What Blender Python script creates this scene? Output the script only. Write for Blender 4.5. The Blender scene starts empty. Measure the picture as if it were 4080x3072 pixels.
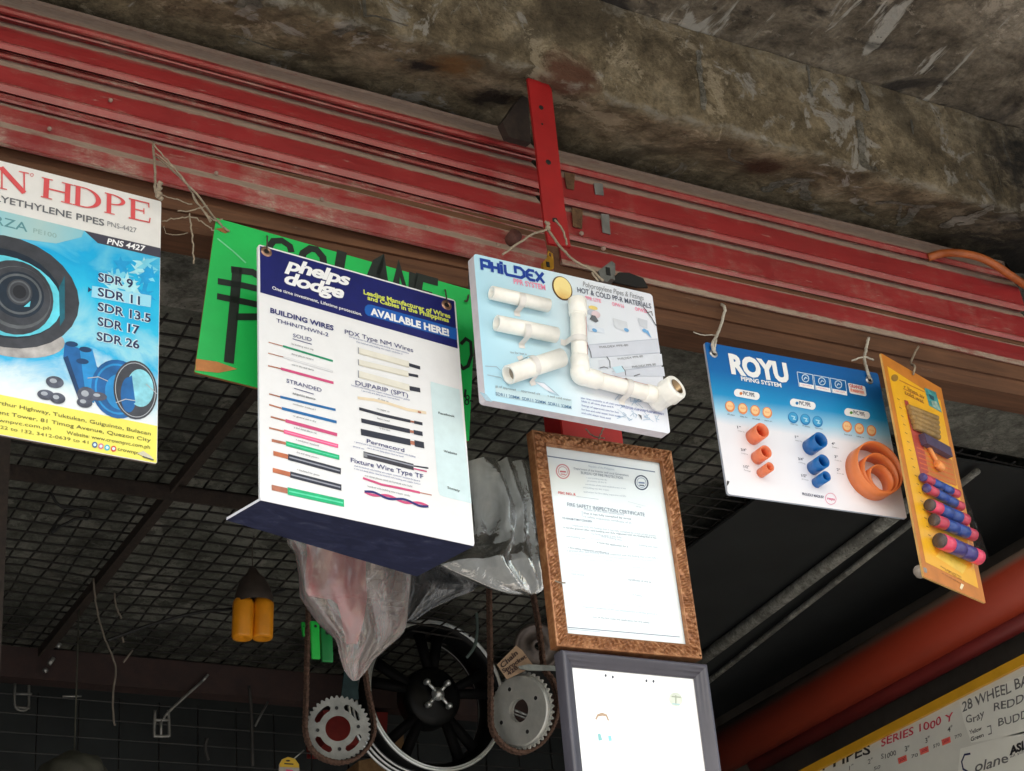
import bpy, bmesh, math, random
from mathutils import Vector, Matrix, noise as mnoise
R_ = math.radians
random.seed(7)
sc = bpy.context.scene
COL = sc.collection

# ------------------------------------------------------------------ camera
W0, H0, FPX = 4080.0, 3072.0, 7480.0
PITCH, ROLL, YAW = R_(28.24), R_(-5.592), R_(30.165)
CAM = Vector((0, 0, 1.6))
_f = Vector((math.sin(YAW)*math.cos(PITCH), math.cos(YAW)*math.cos(PITCH), math.sin(PITCH)))
_r0 = Vector((math.cos(YAW), -math.sin(YAW), 0)); _u0 = _r0.cross(_f)
_r = math.cos(ROLL)*_r0 + math.sin(ROLL)*_u0
_u = -math.sin(ROLL)*_r0 + math.cos(ROLL)*_u0
cd = bpy.data.cameras.new("camera"); cam = bpy.data.objects.new("camera", cd); COL.objects.link(cam)
M = Matrix((_r, _u, -_f)).transposed().to_4x4(); M.translation = CAM
cam.matrix_world = M
cd.sensor_fit = 'HORIZONTAL'; cd.sensor_width = 36; cd.lens = 36*FPX/W0
cd.clip_start = 0.05; cd.clip_end = 3000
sc.camera = cam

# ------------------------------------------------------------------ light
wd = bpy.data.worlds.new("World"); sc.world = wd; wd.use_nodes = True
nt = wd.node_tree; nt.nodes.clear()
sky = nt.nodes.new('ShaderNodeTexSky'); sky.sky_type = 'NISHITA'; sky.sun_disc = False
SUN_EL, SUN_AZ = R_(52), R_(200)
sky.sun_elevation = SUN_EL; sky.sun_rotation = SUN_AZ
sky.air_density = 1.6; sky.dust_density = 4.0; sky.ozone_density = 0.6
bg = nt.nodes.new('ShaderNodeBackground'); bg.inputs[1].default_value = 0.13
wo = nt.nodes.new('ShaderNodeOutputWorld')
nt.links.new(sky.outputs[0], bg.inputs[0]); nt.links.new(bg.outputs[0], wo.inputs[0])
sl = bpy.data.lights.new("sun", 'SUN'); sl.energy = 1.5; sl.angle = R_(14); sl.color = (1, .985, .96)
so = bpy.data.objects.new("sun", sl); COL.objects.link(so)
sd = Vector((math.sin(SUN_AZ)*math.cos(SUN_EL), math.cos(SUN_AZ)*math.cos(SUN_EL), math.sin(SUN_EL)))
so.rotation_euler = sd.to_track_quat('Z', 'Y').to_euler(); so.location = (0, -6, 9)
vs = sc.view_settings; sc.display_settings.display_device = 'sRGB'
vs.view_transform = 'Standard'; vs.look = 'None'; vs.gamma = 1.0; vs.exposure = 1.75; vs.use_curve_mapping = False
sc.render.engine = 'CYCLES'
cy = sc.cycles
cy.use_denoising = True; cy.max_bounces = 10; cy.diffuse_bounces = 5; cy.glossy_bounces = 4
cy.transmission_bounces = 8; cy.transparent_max_bounces = 16; cy.caustics_reflective = False; cy.caustics_refractive = False
try:
    cy.pixel_filter_type = 'BLACKMAN_HARRIS'; cy.filter_width = 1.5
except Exception: pass

# ------------------------------------------------------------------ projection helpers (photo pixel -> point on a real plane)
def ray(p): return _f + _r*((p[0]-W0/2)/FPX) + _u*((H0/2-p[1])/FPX)
def onY(p, Y): d = ray(p); return CAM + d*(Y/d.y)
def onX(p, X): d = ray(p); return CAM + d*(X/d.x)
def onZ(p, Z): d = ray(p); return CAM + d*((Z-CAM.z)/d.z)
class Pt(tuple):
    s = 1.0
def zw(x0, y0, s, hs=None):
    def f(x, y):
        p = Pt((x0+x*s, y0+y*s)); p.s = hs or s; return p
    return f
z1 = zw(0,0,.6329); z2 = zw(1300,0,.6329); z3 = zw(2680,0,.6329); z4 = zw(0,600,.78,1); z5 = zw(900,850,.8703)
z6 = zw(1800,900,.5403,1); z7 = zw(2700,1150,.7801); z8 = zw(2050,1650,.8539,1)
y1 = zw(1000,2050,.6135); y2 = zw(0,1750,.7937); y3 = zw(2800,2300,.5787); y4 = zw(1000,950,.4069); y5 = zw(1000,1550,.4202)
y6 = zw(2780,1340,.4562,1); y7 = zw(3450,1380,.63)
w1 = zw(600,100,.3963); w2 = zw(2950,750,.3963); w3 = zw(2000,800,.3165); w4 = zw(3600,900,.4203); w5 = zw(0,600,.3601); w6 = zw(0,1400,.3165); w7 = zw(1850,2400,.4032); w8 = zw(1000,2750,.226)
dp = zw(0,0,1.8445)

# ------------------------------------------------------------------ materials
def s2l(c):
    def f(v):
        v /= 255.0
        return v/12.92 if v <= .04045 else ((v+.055)/1.055)**2.4
    return (f(c[0]), f(c[1]), f(c[2]), 1)
def new_mat(name):
    m = bpy.data.materials.new(name); m.use_nodes = True
    return m, m.node_tree, m.node_tree.nodes['Principled BSDF']
def nd(t, typ, **kw):
    n = t.nodes.new(typ)
    for k, v in kw.items():
        if k.startswith('i_'): n.inputs[k[2:].replace('_', ' ')].default_value = v
        else: setattr(n, k, v)
    return n
def ramp(t, src, stops, interp='LINEAR'):
    r = t.nodes.new('ShaderNodeValToRGB'); r.color_ramp.interpolation = interp
    e = r.color_ramp.elements
    while len(e) < len(stops): e.new(.5)
    for k, (p, c) in enumerate(stops):
        e[k].position = p; e[k].color = c if len(c) == 4 else (*c, 1)
    t.links.new(src, r.inputs[0]); return r.outputs[0]
def mixc(t, fac, a, b, mode='MIX'):
    n = t.nodes.new('ShaderNodeMix'); n.data_type = 'RGBA'; n.blend_type = mode
    for s, v in ((n.inputs[0], fac), (n.inputs[6], a), (n.inputs[7], b)):
        if hasattr(v, 'links'): t.links.new(v, s)
        elif isinstance(v, (int, float)): s.default_value = v
        else: s.default_value = v if len(v) == 4 else (*v, 1)
    return n.outputs[2]
def mth(t, op, a, b=0.0, clamp=False):
    n = t.nodes.new('ShaderNodeMath'); n.operation = op; n.use_clamp = clamp
    for s, v in ((n.inputs[0], a), (n.inputs[1], b)):
        if hasattr(v, 'links'): t.links.new(v, s)
        else: s.default_value = v
    return n.outputs[0]
def objco(t, scale=(1,1,1), out='Object'):
    tc = t.nodes.new('ShaderNodeTexCoord'); mp = t.nodes.new('ShaderNodeMapping')
    mp.inputs['Scale'].default_value = scale
    t.links.new(tc.outputs[out], mp.inputs[0]); return mp.outputs[0]
def nz(t, co, scale, detail=5, rough=.6, dist=0.0):
    n = t.nodes.new('ShaderNodeTexNoise'); n.inputs['Scale'].default_value = scale
    n.inputs['Detail'].default_value = detail; n.inputs['Roughness'].default_value = rough; n.inputs['Distortion'].default_value = dist
    t.links.new(co, n.inputs['Vector']); return n.outputs['Fac']
def bump(t, b, h, strength=.3, dist=.002):
    n = t.nodes.new('ShaderNodeBump'); n.inputs['Strength'].default_value = strength; n.inputs['Distance'].default_value = dist
    t.links.new(h, n.inputs['Height']); t.links.new(n.outputs[0], b.inputs['Normal'])
_pm = {}
def paint(rgb, rough=.5, var=.08, metal=0.0, scale=40, lin=False, spec=.5, bmp=0.0):
    """plain coloured surface with slight blotches; rgb as the thing's own sRGB colour"""
    key = (tuple(rgb), rough, var, metal, scale, bmp)
    if key in _pm: return _pm[key]
    m, t, b = new_mat("paint_%d" % len(_pm))
    c = s2l(rgb) if not lin else (*rgb, 1)
    b.inputs['Roughness'].default_value = rough; b.inputs['Metallic'].default_value = metal
    b.inputs['Specular IOR Level'].default_value = spec
    if var:
        f = nz(t, objco(t), scale)
        a = tuple(v*(1-var*1.6) for v in c[:3]); d = tuple(min(1, v*(1+var)) for v in c[:3])
        t.links.new(ramp(t, f, [(.3, a), (.7, d)]), b.inputs['Base Color'])
        if bmp: bump(t, b, f, bmp)
    else: b.inputs['Base Color'].default_value = c
    _pm[key] = m; return m
def spot(t, co, centre, radius, power=1.0):
    """soft round mask round a point in object space"""
    w = t.nodes.new('ShaderNodeTexNoise'); w.inputs['Scale'].default_value = .9/radius; w.inputs['Detail'].default_value = 6; w.inputs['Roughness'].default_value = .7; t.links.new(co, w.inputs['Vector'])
    sc1 = t.nodes.new('ShaderNodeVectorMath'); sc1.operation = 'MULTIPLY_ADD'; t.links.new(w.outputs['Color'], sc1.inputs[0]); sc1.inputs[1].default_value = (radius*1.3,)*3
    ad = t.nodes.new('ShaderNodeVectorMath'); ad.operation = 'SUBTRACT'; t.links.new(co, ad.inputs[0]); ad.inputs[1].default_value = (radius*.65,)*3; t.links.new(ad.outputs[0], sc1.inputs[2])
    v = t.nodes.new('ShaderNodeVectorMath'); v.operation = 'DISTANCE'
    t.links.new(sc1.outputs[0], v.inputs[0]); v.inputs[1].default_value = centre
    return mth(t, 'SUBTRACT', 1.0, mth(t, 'DIVIDE', v.outputs['Value'], radius), True)

def concrete(name, dark, mid, light, streak=(1,1,1), rust_and_dark=(), white=.5, sc_=6.0, edge=None, stain=.6):
    m, t, b = new_mat(name)
    co = objco(t)
    a = nz(t, co, sc_, 8, .65, .6); g = nz(t, co, sc_*7, 6, .7, .3); st = nz(t, objco(t, streak), 9, 6, .65, 1.2)
    c = ramp(t, a, [(.32, dark), (.5, mid), (.72, light)])
    mid = nz(t, co, sc_*2.6, 7, .72, .4); fin = nz(t, co, sc_*22, 4, .7)
    c = mixc(t, .8, c, ramp(t, mid, [(.34, (.36,.34,.30)), (.5, (.85,.85,.83)), (.64, (1.25,1.24,1.2))]), 'MULTIPLY')
    c = mixc(t, .6, c, ramp(t, g, [(.32, (.35,.34,.32)), (.55, (1,1,1)), (.72, (1.3,1.3,1.28))]), 'MULTIPLY')
    c = mixc(t, .5, c, ramp(t, fin, [(.3, (.45,.45,.45)), (.7, (1.2,1.2,1.2))]), 'MULTIPLY')
    wm = ramp(t, mth(t, 'MULTIPLY', st, mth(t, 'ADD', nz(t, co, 3.1, 3), .45)), [(.575, (0,0,0)), (.625, (white,)*3)])
    c = mixc(t, wm, c, (.30,.285,.25))
    stn = ramp(t, nz(t, objco(t, (1,1,1)), 2.3, 6, .6, 1.5), [(.52, (0,0,0)), (.57, (stain,)*3)])
    c = mixc(t, stn, c, tuple(v*.5 for v in dark))
    fl = ramp(t, mth(t, 'MULTIPLY', nz(t, co, 7.5, 9, .78, .5), mth(t, 'ADD', nz(t, co, 1.9, 2), .5)), [(.565, (0,0,0)), (.60, (.38,)*3)])
    c = mixc(t, fl, c, tuple(min(1, v*1.45) for v in light))
    pit = t.nodes.new('ShaderNodeTexVoronoi'); pit.inputs['Scale'].default_value = 85; t.links.new(co, pit.inputs['Vector'])
    c = mixc(t, mth(t, 'MULTIPLY', ramp(t, pit.outputs['Distance'], [(.10, (1,1,1)), (.17, (0,0,0))]), ramp(t, nz(t, co, 9, 3), [(.52, (0,0,0)), (.6, (.8,.8,.8))])), c, (.02,.017,.013))
    for (p, r, colr) in rust_and_dark:
        f = mth(t, 'MULTIPLY', spot(t, co, p, r), mth(t, 'ADD', nz(t, co, 30, 4), .3), True)
        c = mixc(t, ramp(t, f, [(.12, (0,0,0)), (.45, (.95,.95,.95))]), c, colr)
    if edge:
        at = t.nodes.new('ShaderNodeAttribute'); at.attribute_name = edge
        f = mth(t, 'MULTIPLY', at.outputs['Fac'], mth(t, 'ADD', nz(t, co, 24, 6, .75), -.08))
        c = mixc(t, ramp(t, f, [(.37, (0,0,0)), (.56, (.7,.7,.7))]), c, (.27,.25,.205))
    t.links.new(c, b.inputs['Base Color']); b.inputs['Roughness'].default_value = .92
    b.inputs['Specular IOR Level'].default_value = .2
    bump(t, b, mth(t, 'ADD', mth(t, 'ADD', g, mth(t, 'MULTIPLY', mid, 1.5)), mth(t, 'MULTIPLY', fin, .6)), .9, .008)
    return m

def dusty_red():
    m, t, b = new_mat("dusty_red_paint")
    co = objco(t); at = t.nodes.new('ShaderNodeAttribute'); at.attribute_name = 'dust'
    lo = nz(t, objco(t, (.45, 1, 1.6)), 26, 7, .7, .8); hi = nz(t, objco(t, (.35, 1, 1)), 140, 4, .7)
    big = nz(t, objco(t, (1, 1, 2)), 5, 3)
    d = mth(t, 'ADD', at.outputs['Fac'], mth(t, 'MULTIPLY', mth(t, 'SUBTRACT', lo, .5), .95))
    d = mth(t, 'ADD', d, mth(t, 'MULTIPLY', mth(t, 'SUBTRACT', hi, .5), .55))
    d = mth(t, 'ADD', d, mth(t, 'MULTIPLY', mth(t, 'SUBTRACT', big, .5), .7))
    gr = nz(t, objco(t, (.6,1,1)), 420, 3, .7); dr = nz(t, objco(t, (1,1,.12)), 34, 5, .6)
    d = mth(t, 'ADD', d, mth(t, 'MULTIPLY', mth(t, 'SUBTRACT', gr, .5), .75)); d = mth(t, 'ADD', d, mth(t, 'MULTIPLY', mth(t, 'SUBTRACT', dr, .52), .7))
    mask = ramp(t, d, [(.10, (0.05,)*3), (.36, (.17,)*3), (.54, (.36,)*3), (.80, (1,1,1))])
    red = ramp(t, big, [(.35, (.23,.010,.015)), (.65, (.31,.014,.020))])
    dust = ramp(t, hi, [(.3, (.28,.20,.155)), (.7, (.39,.295,.235))])
    c = mixc(t, mask, red, dust)
    # small pale scratches and drips
    scr = ramp(t, nz(t, objco(t, (.22, 1, 1.7)), 120, 3, .55, .6), [(.66, (0,0,0)), (.73, (.8,.8,.8))])
    c = mixc(t, mth(t, 'MULTIPLY', scr, ramp(t, lo, [(.45, (0,0,0)), (.6, (1,1,1))])), c, (.42,.33,.28))
    t.links.new(c, b.inputs['Base Color'])
    rr = ramp(t, mask, [(0, (.30,)*3), (.35, (.42,)*3), (1, (.95,)*3)]); t.links.new(rr, b.inputs['Roughness'])
    b.inputs['Specular IOR Level'].default_value = .8
    bump(t, b, mth(t, 'ADD', lo, hi), .2, .001)
    return m

def wood_mat(name, a, c_, along=(.06, 1, 1.0), scale=60, dustv=.5):
    m, t, b = new_mat(name)
    g = nz(t, objco(t, along), scale, 6, .7, .4); k = nz(t, objco(t), 7, 4)
    c = ramp(t, g, [(.3, a), (.68, c_)])
    c = mixc(t, .5, c, ramp(t, k, [(.3, (.55,.52,.48)), (.65, (1,1,1))]), 'MULTIPLY')
    dm = ramp(t, nz(t, objco(t, (.3,1,1)), 90, 4, .7), [(.66, (0,0,0)), (.76, (.4,.4,.4))])
    c = mixc(t, dm, c, (.2,.16,.13))
    t.links.new(c, b.inputs['Base Color']); b.inputs['Roughness'].default_value = .75
    bump(t, b, g, .4, .002); return m

def plastic_film(name, tint, alpha_lo, alpha_hi, rough=.12, ior=2.3):
    """thin polythene film: milky part, clear part, and the shine of both its faces"""
    m, t, b = new_mat(name); out = t.nodes['Material Output']
    co = objco(t)
    n1 = nz(t, objco(t, (1,1,.55)), 9, 3, .5, 1.6); n2 = nz(t, objco(t, (1.3,1,.7)), 26, 3, .55, 2.4)
    b.inputs['Base Color'].default_value = (*tint, 1); b.inputs['Roughness'].default_value = .6; b.inputs['Specular IOR Level'].default_value = .2
    tr = t.nodes.new('ShaderNodeBsdfTransparent'); gl = t.nodes.new('ShaderNodeBsdfGlossy'); gl.inputs['Roughness'].default_value = rough; gl.inputs['Color'].default_value = (.95,.95,.95,1)
    fr = t.nodes.new('ShaderNodeFresnel'); fr.inputs['IOR'].default_value = ior
    bp = t.nodes.new('ShaderNodeBump'); bp.inputs['Strength'].default_value = .22; bp.inputs['Distance'].default_value = .010; t.links.new(n2, bp.inputs['Height'])
    for n_ in (gl, fr): t.links.new(bp.outputs[0], n_.inputs['Normal'])
    m1 = t.nodes.new('ShaderNodeMixShader'); m2 = t.nodes.new('ShaderNodeMixShader')
    t.links.new(ramp(t, mth(t, 'MULTIPLY', mth(t, 'ADD', n1, n2), .5), [(.40, (alpha_lo,)*3), (.60, (alpha_hi,)*3)]), m1.inputs[0])
    t.links.new(tr.outputs[0], m1.inputs[1]); t.links.new(b.outputs[0], m1.inputs[2])
    t.links.new(fr.outputs[0], m2.inputs[0]); t.links.new(m1.outputs[0], m2.inputs[1]); t.links.new(gl.outputs[0], m2.inputs[2])
    t.links.new(m2.outputs[0], out.inputs['Surface'])
    return m

def rust_mat(name, a, c_, metal=.3, scale=60, rough=.75):
    m, t, b = new_mat(name)
    n = nz(t, objco(t), scale, 6, .7)
    t.links.new(ramp(t, n, [(.3, a), (.7, c_)]), b.inputs['Base Color'])
    b.inputs['Metallic'].default_value = metal; b.inputs['Roughness'].default_value = rough
    bump(t, b, n, .5, .002); return m

M_shutter = dusty_red()
M_timber = wood_mat("old_brown_timber", (.070,.027,.011), (.165,.070,.031))
M_twine = paint((150,136,118), .9, .2, scale=200)
M_black = paint((14,14,15), .6, .2)
M_white = paint((232,232,234), .35, .02)
M_edge = paint((205,198,205), .6, .06)
M_steel_dark = rust_mat("dark_old_steel", (.018,.014,.012), (.05,.034,.026), .2)
M_zinc = paint((150,152,150), .35, .2, .8, 60)
M_redpost = paint((150,24,26), .45, .1, scale=25)
M_rope_dark = paint((70,62,54), .9, .2)

# ------------------------------------------------------------------ mesh helpers
def link(name, bm, mats, parent=None, smooth=False):
    me = bpy.data.meshes.new(name); bm.normal_update(); bm.to_mesh(me); bm.free()
    if not isinstance(mats, (list, tuple)): mats = [mats]
    for m in mats: me.materials.append(m)
    if smooth:
        for p in me.polygons: p.use_smooth = True
    o = bpy.data.objects.new(name, me); COL.objects.link(o)
    if parent: o.parent = parent
    return o
def empty(name, label, cat, mw=None, group=None):
    o = bpy.data.objects.new(name, None); COL.objects.link(o); o.empty_display_size = .05
    if mw is not None: o.matrix_world = mw if isinstance(mw, Matrix) else Matrix.Translation(mw)
    return tag(o, label, cat, group)
def tag(o, label, cat, group=None, kind=None):
    o['label'] = label; o['category'] = cat
    if group: o['group'] = group
    if kind: o['kind'] = kind
    return o
def bx(bm, lo, hi, mi=0):
    v = [bm.verts.new((x, y, z)) for z in (lo[2], hi[2]) for y in (lo[1], hi[1]) for x in (lo[0], hi[0])]
    for q in ((0,2,3,1), (4,5,7,6), (0,1,5,4), (2,6,7,3), (0,4,6,2), (1,3,7,5)):
        f = bm.faces.new([v[i] for i in q]); f.material_index = mi
    return v
def quadbox(bm, pts, thick, mi=0):
    """slab: four corner points plus a thickness vector"""
    a = [bm.verts.new(p) for p in pts]; c = [bm.verts.new(Vector(p)+thick) for p in pts]
    n = len(a)
    fs = [bm.faces.new(a), bm.faces.new(c[::-1])]
    for i in range(n): fs.append(bm.faces.new((a[(i+1) % n], a[i], c[i], c[(i+1) % n])))
    for f in fs: f.material_index = mi
    bmesh.ops.recalc_face_normals(bm, faces=fs); return fs
def tube(bm, pts, r, seg=8, cap=True, mi=0, closed=False):
    pts = [Vector(p) for p in pts]; n = len(pts)
    rr = r if isinstance(r, (list, tuple)) else [r]*n
    rings = []; up = None
    for i, p in enumerate(pts):
        if closed: d = pts[(i+1) % n]-pts[i-1]
        else: d = pts[min(i+1, n-1)]-pts[max(i-1, 0)]
        if d.length < 1e-9: d = Vector((0,0,1))
        d.normalize()
        if up is None: up = d.orthogonal().normalized()
        up = (up - d*up.dot(d))
        up = up.normalized() if up.length > 1e-6 else d.orthogonal().normalized()
        s = d.cross(up)
        rings.append([bm.verts.new(p + (up*math.cos(k*2*math.pi/seg)+s*math.sin(k*2*math.pi/seg))*rr[i]) for k in range(seg)])
    fs = []
    for i in range(n if closed else n-1):
        a, b = rings[i], rings[(i+1) % n]
        for k in range(seg): fs.append(bm.faces.new((a[k], a[(k+1) % seg], b[(k+1) % seg], b[k])))
    if cap and not closed: fs += [bm.faces.new(rings[0][::-1]), bm.faces.new(rings[-1])]
    for f in fs: f.material_index = mi; f.smooth = True
    return fs
def smooth_path(pts, n=6, jit=0.0):
    """Catmull-Rom through the points"""
    P = [Vector(p) for p in pts]; P = [P[0]*2-P[1]] + P + [P[-1]*2-P[-2]]; out = []
    for i in range(1, len(P)-2):
        for k in range(n):
            t = k/n
            out.append(.5*((2*P[i])+(P[i+1]-P[i-1])*t+(2*P[i-1]-5*P[i]+4*P[i+1]-P[i+2])*t*t+(3*P[i]-P[i-1]-3*P[i+1]+P[i+2])*t**3))
    out.append(P[-2])
    if jit: out = [p+Vector((random.uniform(-jit,jit), random.uniform(-jit,jit), random.uniform(-jit,jit))) for p in out]
    return out
def lathe(bm, origin, axis, prof, seg=32, mi=0, ref=None, closed=False):
    """prof: (radius, distance along axis)"""
    axis = Vector(axis).normalized(); a = ref or axis.orthogonal().normalized(); b = axis.cross(a); origin = Vector(origin)
    rings = [[bm.verts.new(origin+axis*h+(a*math.cos(2*math.pi*k/seg)+b*math.sin(2*math.pi*k/seg))*r) for k in range(seg)] for r, h in prof]
    n = len(rings); fs = []
    for i in range(n if closed else n-1):
        A, B = rings[i], rings[(i+1) % n]
        for k in range(seg): fs.append(bm.faces.new((A[k], A[(k+1) % seg], B[(k+1) % seg], B[k])))
    for f in fs: f.material_index = mi; f.smooth = True
    return fs
def holetube(bm, p, axis, r, L, wall, seg=32, mi=0, mi_in=None, depth=None):
    """short pipe: outside, rims and inside"""
    prof = [(r-wall, 0), (r, 0), (r, L), (r-wall, L)]
    fs = lathe(bm, p, axis, prof, seg, mi, closed=True)
    bmesh.ops.recalc_face_normals(bm, faces=fs)
    for f in fs: f.smooth = True
    return fs

# ------------------------------------------------------------------ text -> flat mesh data
_tc = {}
def text_geo(body, bold=0.0, shear=0.0, space=1.0):
    key = (body, bold, shear, space)
    if key in _tc: return _tc[key]
    cu = bpy.data.curves.new("lettering", 'FONT'); cu.body = body; cu.offset = bold; cu.shear = shear
    cu.space_character = space; cu.resolution_u = 3
    o = bpy.data.objects.new("lettering", cu); COL.objects.link(o)
    dg = bpy.context.evaluated_depsgraph_get(); dg.update()
    me = bpy.data.meshes.new_from_object(o.evaluated_get(dg))
    v = [(q.co.x, q.co.y) for q in me.vertices]; f = [tuple(p.vertices) for p in me.polygons]
    bpy.data.objects.remove(o); bpy.data.curves.remove(cu); bpy.data.meshes.remove(me)
    _tc[key] = (v, f); return v, f
CAPH = max(y for x, y in text_geo("H")[0])

# ------------------------------------------------------------------ flat boards
class Board:
    """a hanging board: centre, yaw, lean, roll in degrees, width, height.  local x right, y up, z towards the street"""
    def __init__(s, c, ps, th, ph, w, h, axes=None):
        if axes: s.u, s.v, s.n = [Vector(a) for a in axes]
        else:
            ps, th, ph = R_(ps), R_(th), R_(ph)
            u = Vector((math.cos(ps), math.sin(ps), 0)); n = Vector((math.sin(ps), -math.cos(ps), 0)); v = Vector((0,0,1))
            v2 = math.cos(th)*v+math.sin(th)*n; s.n = math.cos(th)*n-math.sin(th)*v
            s.u = math.cos(ph)*u+math.sin(ph)*v2; s.v = -math.sin(ph)*u+math.cos(ph)*v2
        s.c = Vector(c); s.w, s.h = w, h
        s.mw = Matrix((s.u, s.v, s.n)).transposed().to_4x4(); s.mw.translation = s.c
    def px(s, p, d=0.0):
        r = ray(p); o = s.c+s.n*d; t = (o-CAM).dot(s.n)/r.dot(s.n); q = CAM+r*t-s.c
        return (q.dot(s.u), q.dot(s.v))
    def world(s, p): return s.c+s.u*p[0]+s.v*p[1]+s.n*(p[2] if len(p) > 2 else 0)
    def local(s, P): q = Vector(P)-s.c; return Vector((q.dot(s.u), q.dot(s.v), q.dot(s.n)))
LAYER = .00035
class Ink:
    """print on a board: flat polygons in thin layers, joined into one mesh"""
    def __init__(s, board, split=True): s.b = board; s.bm = bmesh.new(); s.mats = []; s.lines = []; s.split = split
    def mi(s, m):
        if m not in s.mats: s.mats.append(m)
        return s.mats.index(m)
    def flat(s, pts, m, layer):
        try: f = s.bm.faces.new([s.bm.verts.new((x, y, layer*LAYER)) for x, y in pts])
        except ValueError: return
        f.normal_update()
        if f.normal.z < 0: f.normal_flip()
        f.material_index = s.mi(m)
    def poly(s, pts, m, layer=1): s.flat([s.b.px(p) for p in pts], m, layer)
    def band(s, va, vb, m, layer=1, inset=0.0008):
        """full-width band between two lines, each given by its height at the left and right edge"""
        w = s.b.w/2-inset; s.flat([(-w, va[0]), (w, va[1]), (w, vb[1]), (-w, vb[0])], m, layer)
    def disk(s, c, rx, ry, m, layer=1, k=0.0, n=28):
        """pixel centre, pixel radii (measured in the picture); k shears it along the board's slope"""
        s.poly([(c[0]+rx*math.cos(2*math.pi*i/n), c[1]+ry*math.sin(2*math.pi*i/n)+k*rx*math.cos(2*math.pi*i/n)) for i in range(n)], m, layer)
    def ring(s, c, rx, ry, th, m, layer=1, k=0.0, n=32):
        P = []; Q = []
        for i in range(n):
            a = 2*math.pi*i/n
            P.append(s.b.px((c[0]+rx*math.cos(a), c[1]+ry*math.sin(a)+k*rx*math.cos(a))))
            Q.append(s.b.px((c[0]+(rx-th)*math.cos(a), c[1]+(ry-th)*math.sin(a)+k*(rx-th)*math.cos(a))))
        for i in range(n): s.flat([P[i], P[(i+1) % n], Q[(i+1) % n], Q[i]], m, layer)
    def stroke_uv(s, pts, w, m, layer=1, w2=None):
        P = [Vector(p) for p in pts]; n = len(P); L = []; Rr = []
        for i in range(n):
            d0 = (P[i]-P[i-1]).normalized() if i else (P[1]-P[0]).normalized()
            d1 = (P[i+1]-P[i]).normalized() if i < n-1 else d0
            t = d0+d1
            t = t.normalized() if t.length > 1e-6 else d0
            nn = Vector((-t.y, t.x)); k = max(.5, nn.dot(Vector((-d0.y, d0.x))))
            ww = (w if w2 is None else w+(w2-w)*i/(n-1))/2/k
            L.append(P[i]+nn*ww); Rr.append(P[i]-nn*ww)
        for i in range(n-1): s.flat([L[i], L[i+1], Rr[i+1], Rr[i]], m, layer)
    def stroke(s, pts, wpx, m, layer=1, w2=None):
        """polyline in pixels; width in pixels"""
        q = [s.b.px(p) for p in pts]
        k = 1/FPX*(s.b.c-CAM).length
        s.stroke_uv(q, wpx*k, m, layer, None if w2 is None else w2*k)
    def text(s, body, A, B, hpx, m, layer=3, bold=0.0, shear=0.0, space=1.0, own=True):
        """baseline from pixel A to pixel B, capitals hpx pixels tall"""
        v, f = text_geo(body, bold, shear, space)
        if not v: return
        x0 = min(p[0] for p in v); x1 = max(p[0] for p in v)
        a = Vector(s.b.px(A)); b = Vector(s.b.px(B)); ex = (b-a)
        hh = abs(s.b.px((A[0], A[1]-hpx*getattr(A, 's', 1.0)))[1]-a.y)
        ey = Vector((-ex.y, ex.x)).normalized()*hh
        own = own and s.split; tb = bmesh.new() if own else s.bm
        if getattr(s, 'hand', 0):
            sd_ = len(body)*3.7+A[0]*.01; v = [(p[0]+s.hand*.5*mnoise.noise(Vector((p[1]*2.2+sd_, p[0]*1.1, 3))), p[1]*(1+.5*s.hand*mnoise.noise(Vector((p[0]*1.7, sd_, 0))))+s.hand*mnoise.noise(Vector((p[0]*1.3, sd_, 1)))) for p in v]
        vv = [tb.verts.new((*(a+ex*((p[0]-x0)/(x1-x0))+ey*(p[1]/CAPH)), layer*LAYER)) for p in v]
        k = 0 if own else s.mi(m)
        for q in f:
            try: fc = tb.faces.new([vv[i] for i in q])
            except ValueError: continue
            fc.normal_update()
            if fc.normal.z < 0: fc.normal_flip()
            fc.material_index = k
        if own: s.lines.append((tb, m))
    def done(s, name, parent):
        o = None
        for tb, m in s.lines: o = link(name if len(s.lines) == 1 else 'text_line', tb, m, parent)
        if s.bm.verts or not s.lines: return link(name if not s.lines else 'fine_print', s.bm, s.mats, parent)
        s.bm.free(); return o

def panel(b, name, parent, face, edge, thick=.004, corner=.004, z=0.0):
    """board body with rounded corners; front face in one material, back and edges in another"""
    bm = bmesh.new(); pts = []
    w, h = b.w/2, b.h/2
    for cx, cy, a0 in ((w-corner, h-corner, 0), (-w+corner, h-corner, 90), (-w+corner, -h+corner, 180), (w-corner, -h+corner, 270)):
        for k in range(5):
            a = R_(a0+k*22.5); pts.append((cx+corner*math.cos(a), cy+corner*math.sin(a), z))
    fs = quadbox(bm, pts, Vector((0,0,-thick)), 1); fs[0].material_index = 0
    return link(name, bm, [face, edge], parent)
def eyelet(b, p, parent, r=.006, m=None):
    bm = bmesh.new(); u, v = b.px(p)
    lathe(bm, (u, v, .0005), (0,0,1), [(r*.45, .0006), (r*.55, .0016), (r*.85, .0016), (r, 0)], 20)
    o = link('eyelet', bm, m or M_zinc, parent, True)
    bm = bmesh.new(); lathe(bm, (u, v, .0006), (0,0,1), [(0.00001, 0), (r*.5, 0)], 16)
    link('hole', bm, M_black, o)
    return (u, v)
def string(b, name, pts, r, parent, mat=None, world=True, jit=.0006):
    """twine through world points, child of a board"""
    bm = bmesh.new(); tube(bm, [b.local(p) for p in smooth_path(pts, 6, jit)], r, 6)
    return link(name, bm, mat or M_twine, parent, True)
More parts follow.
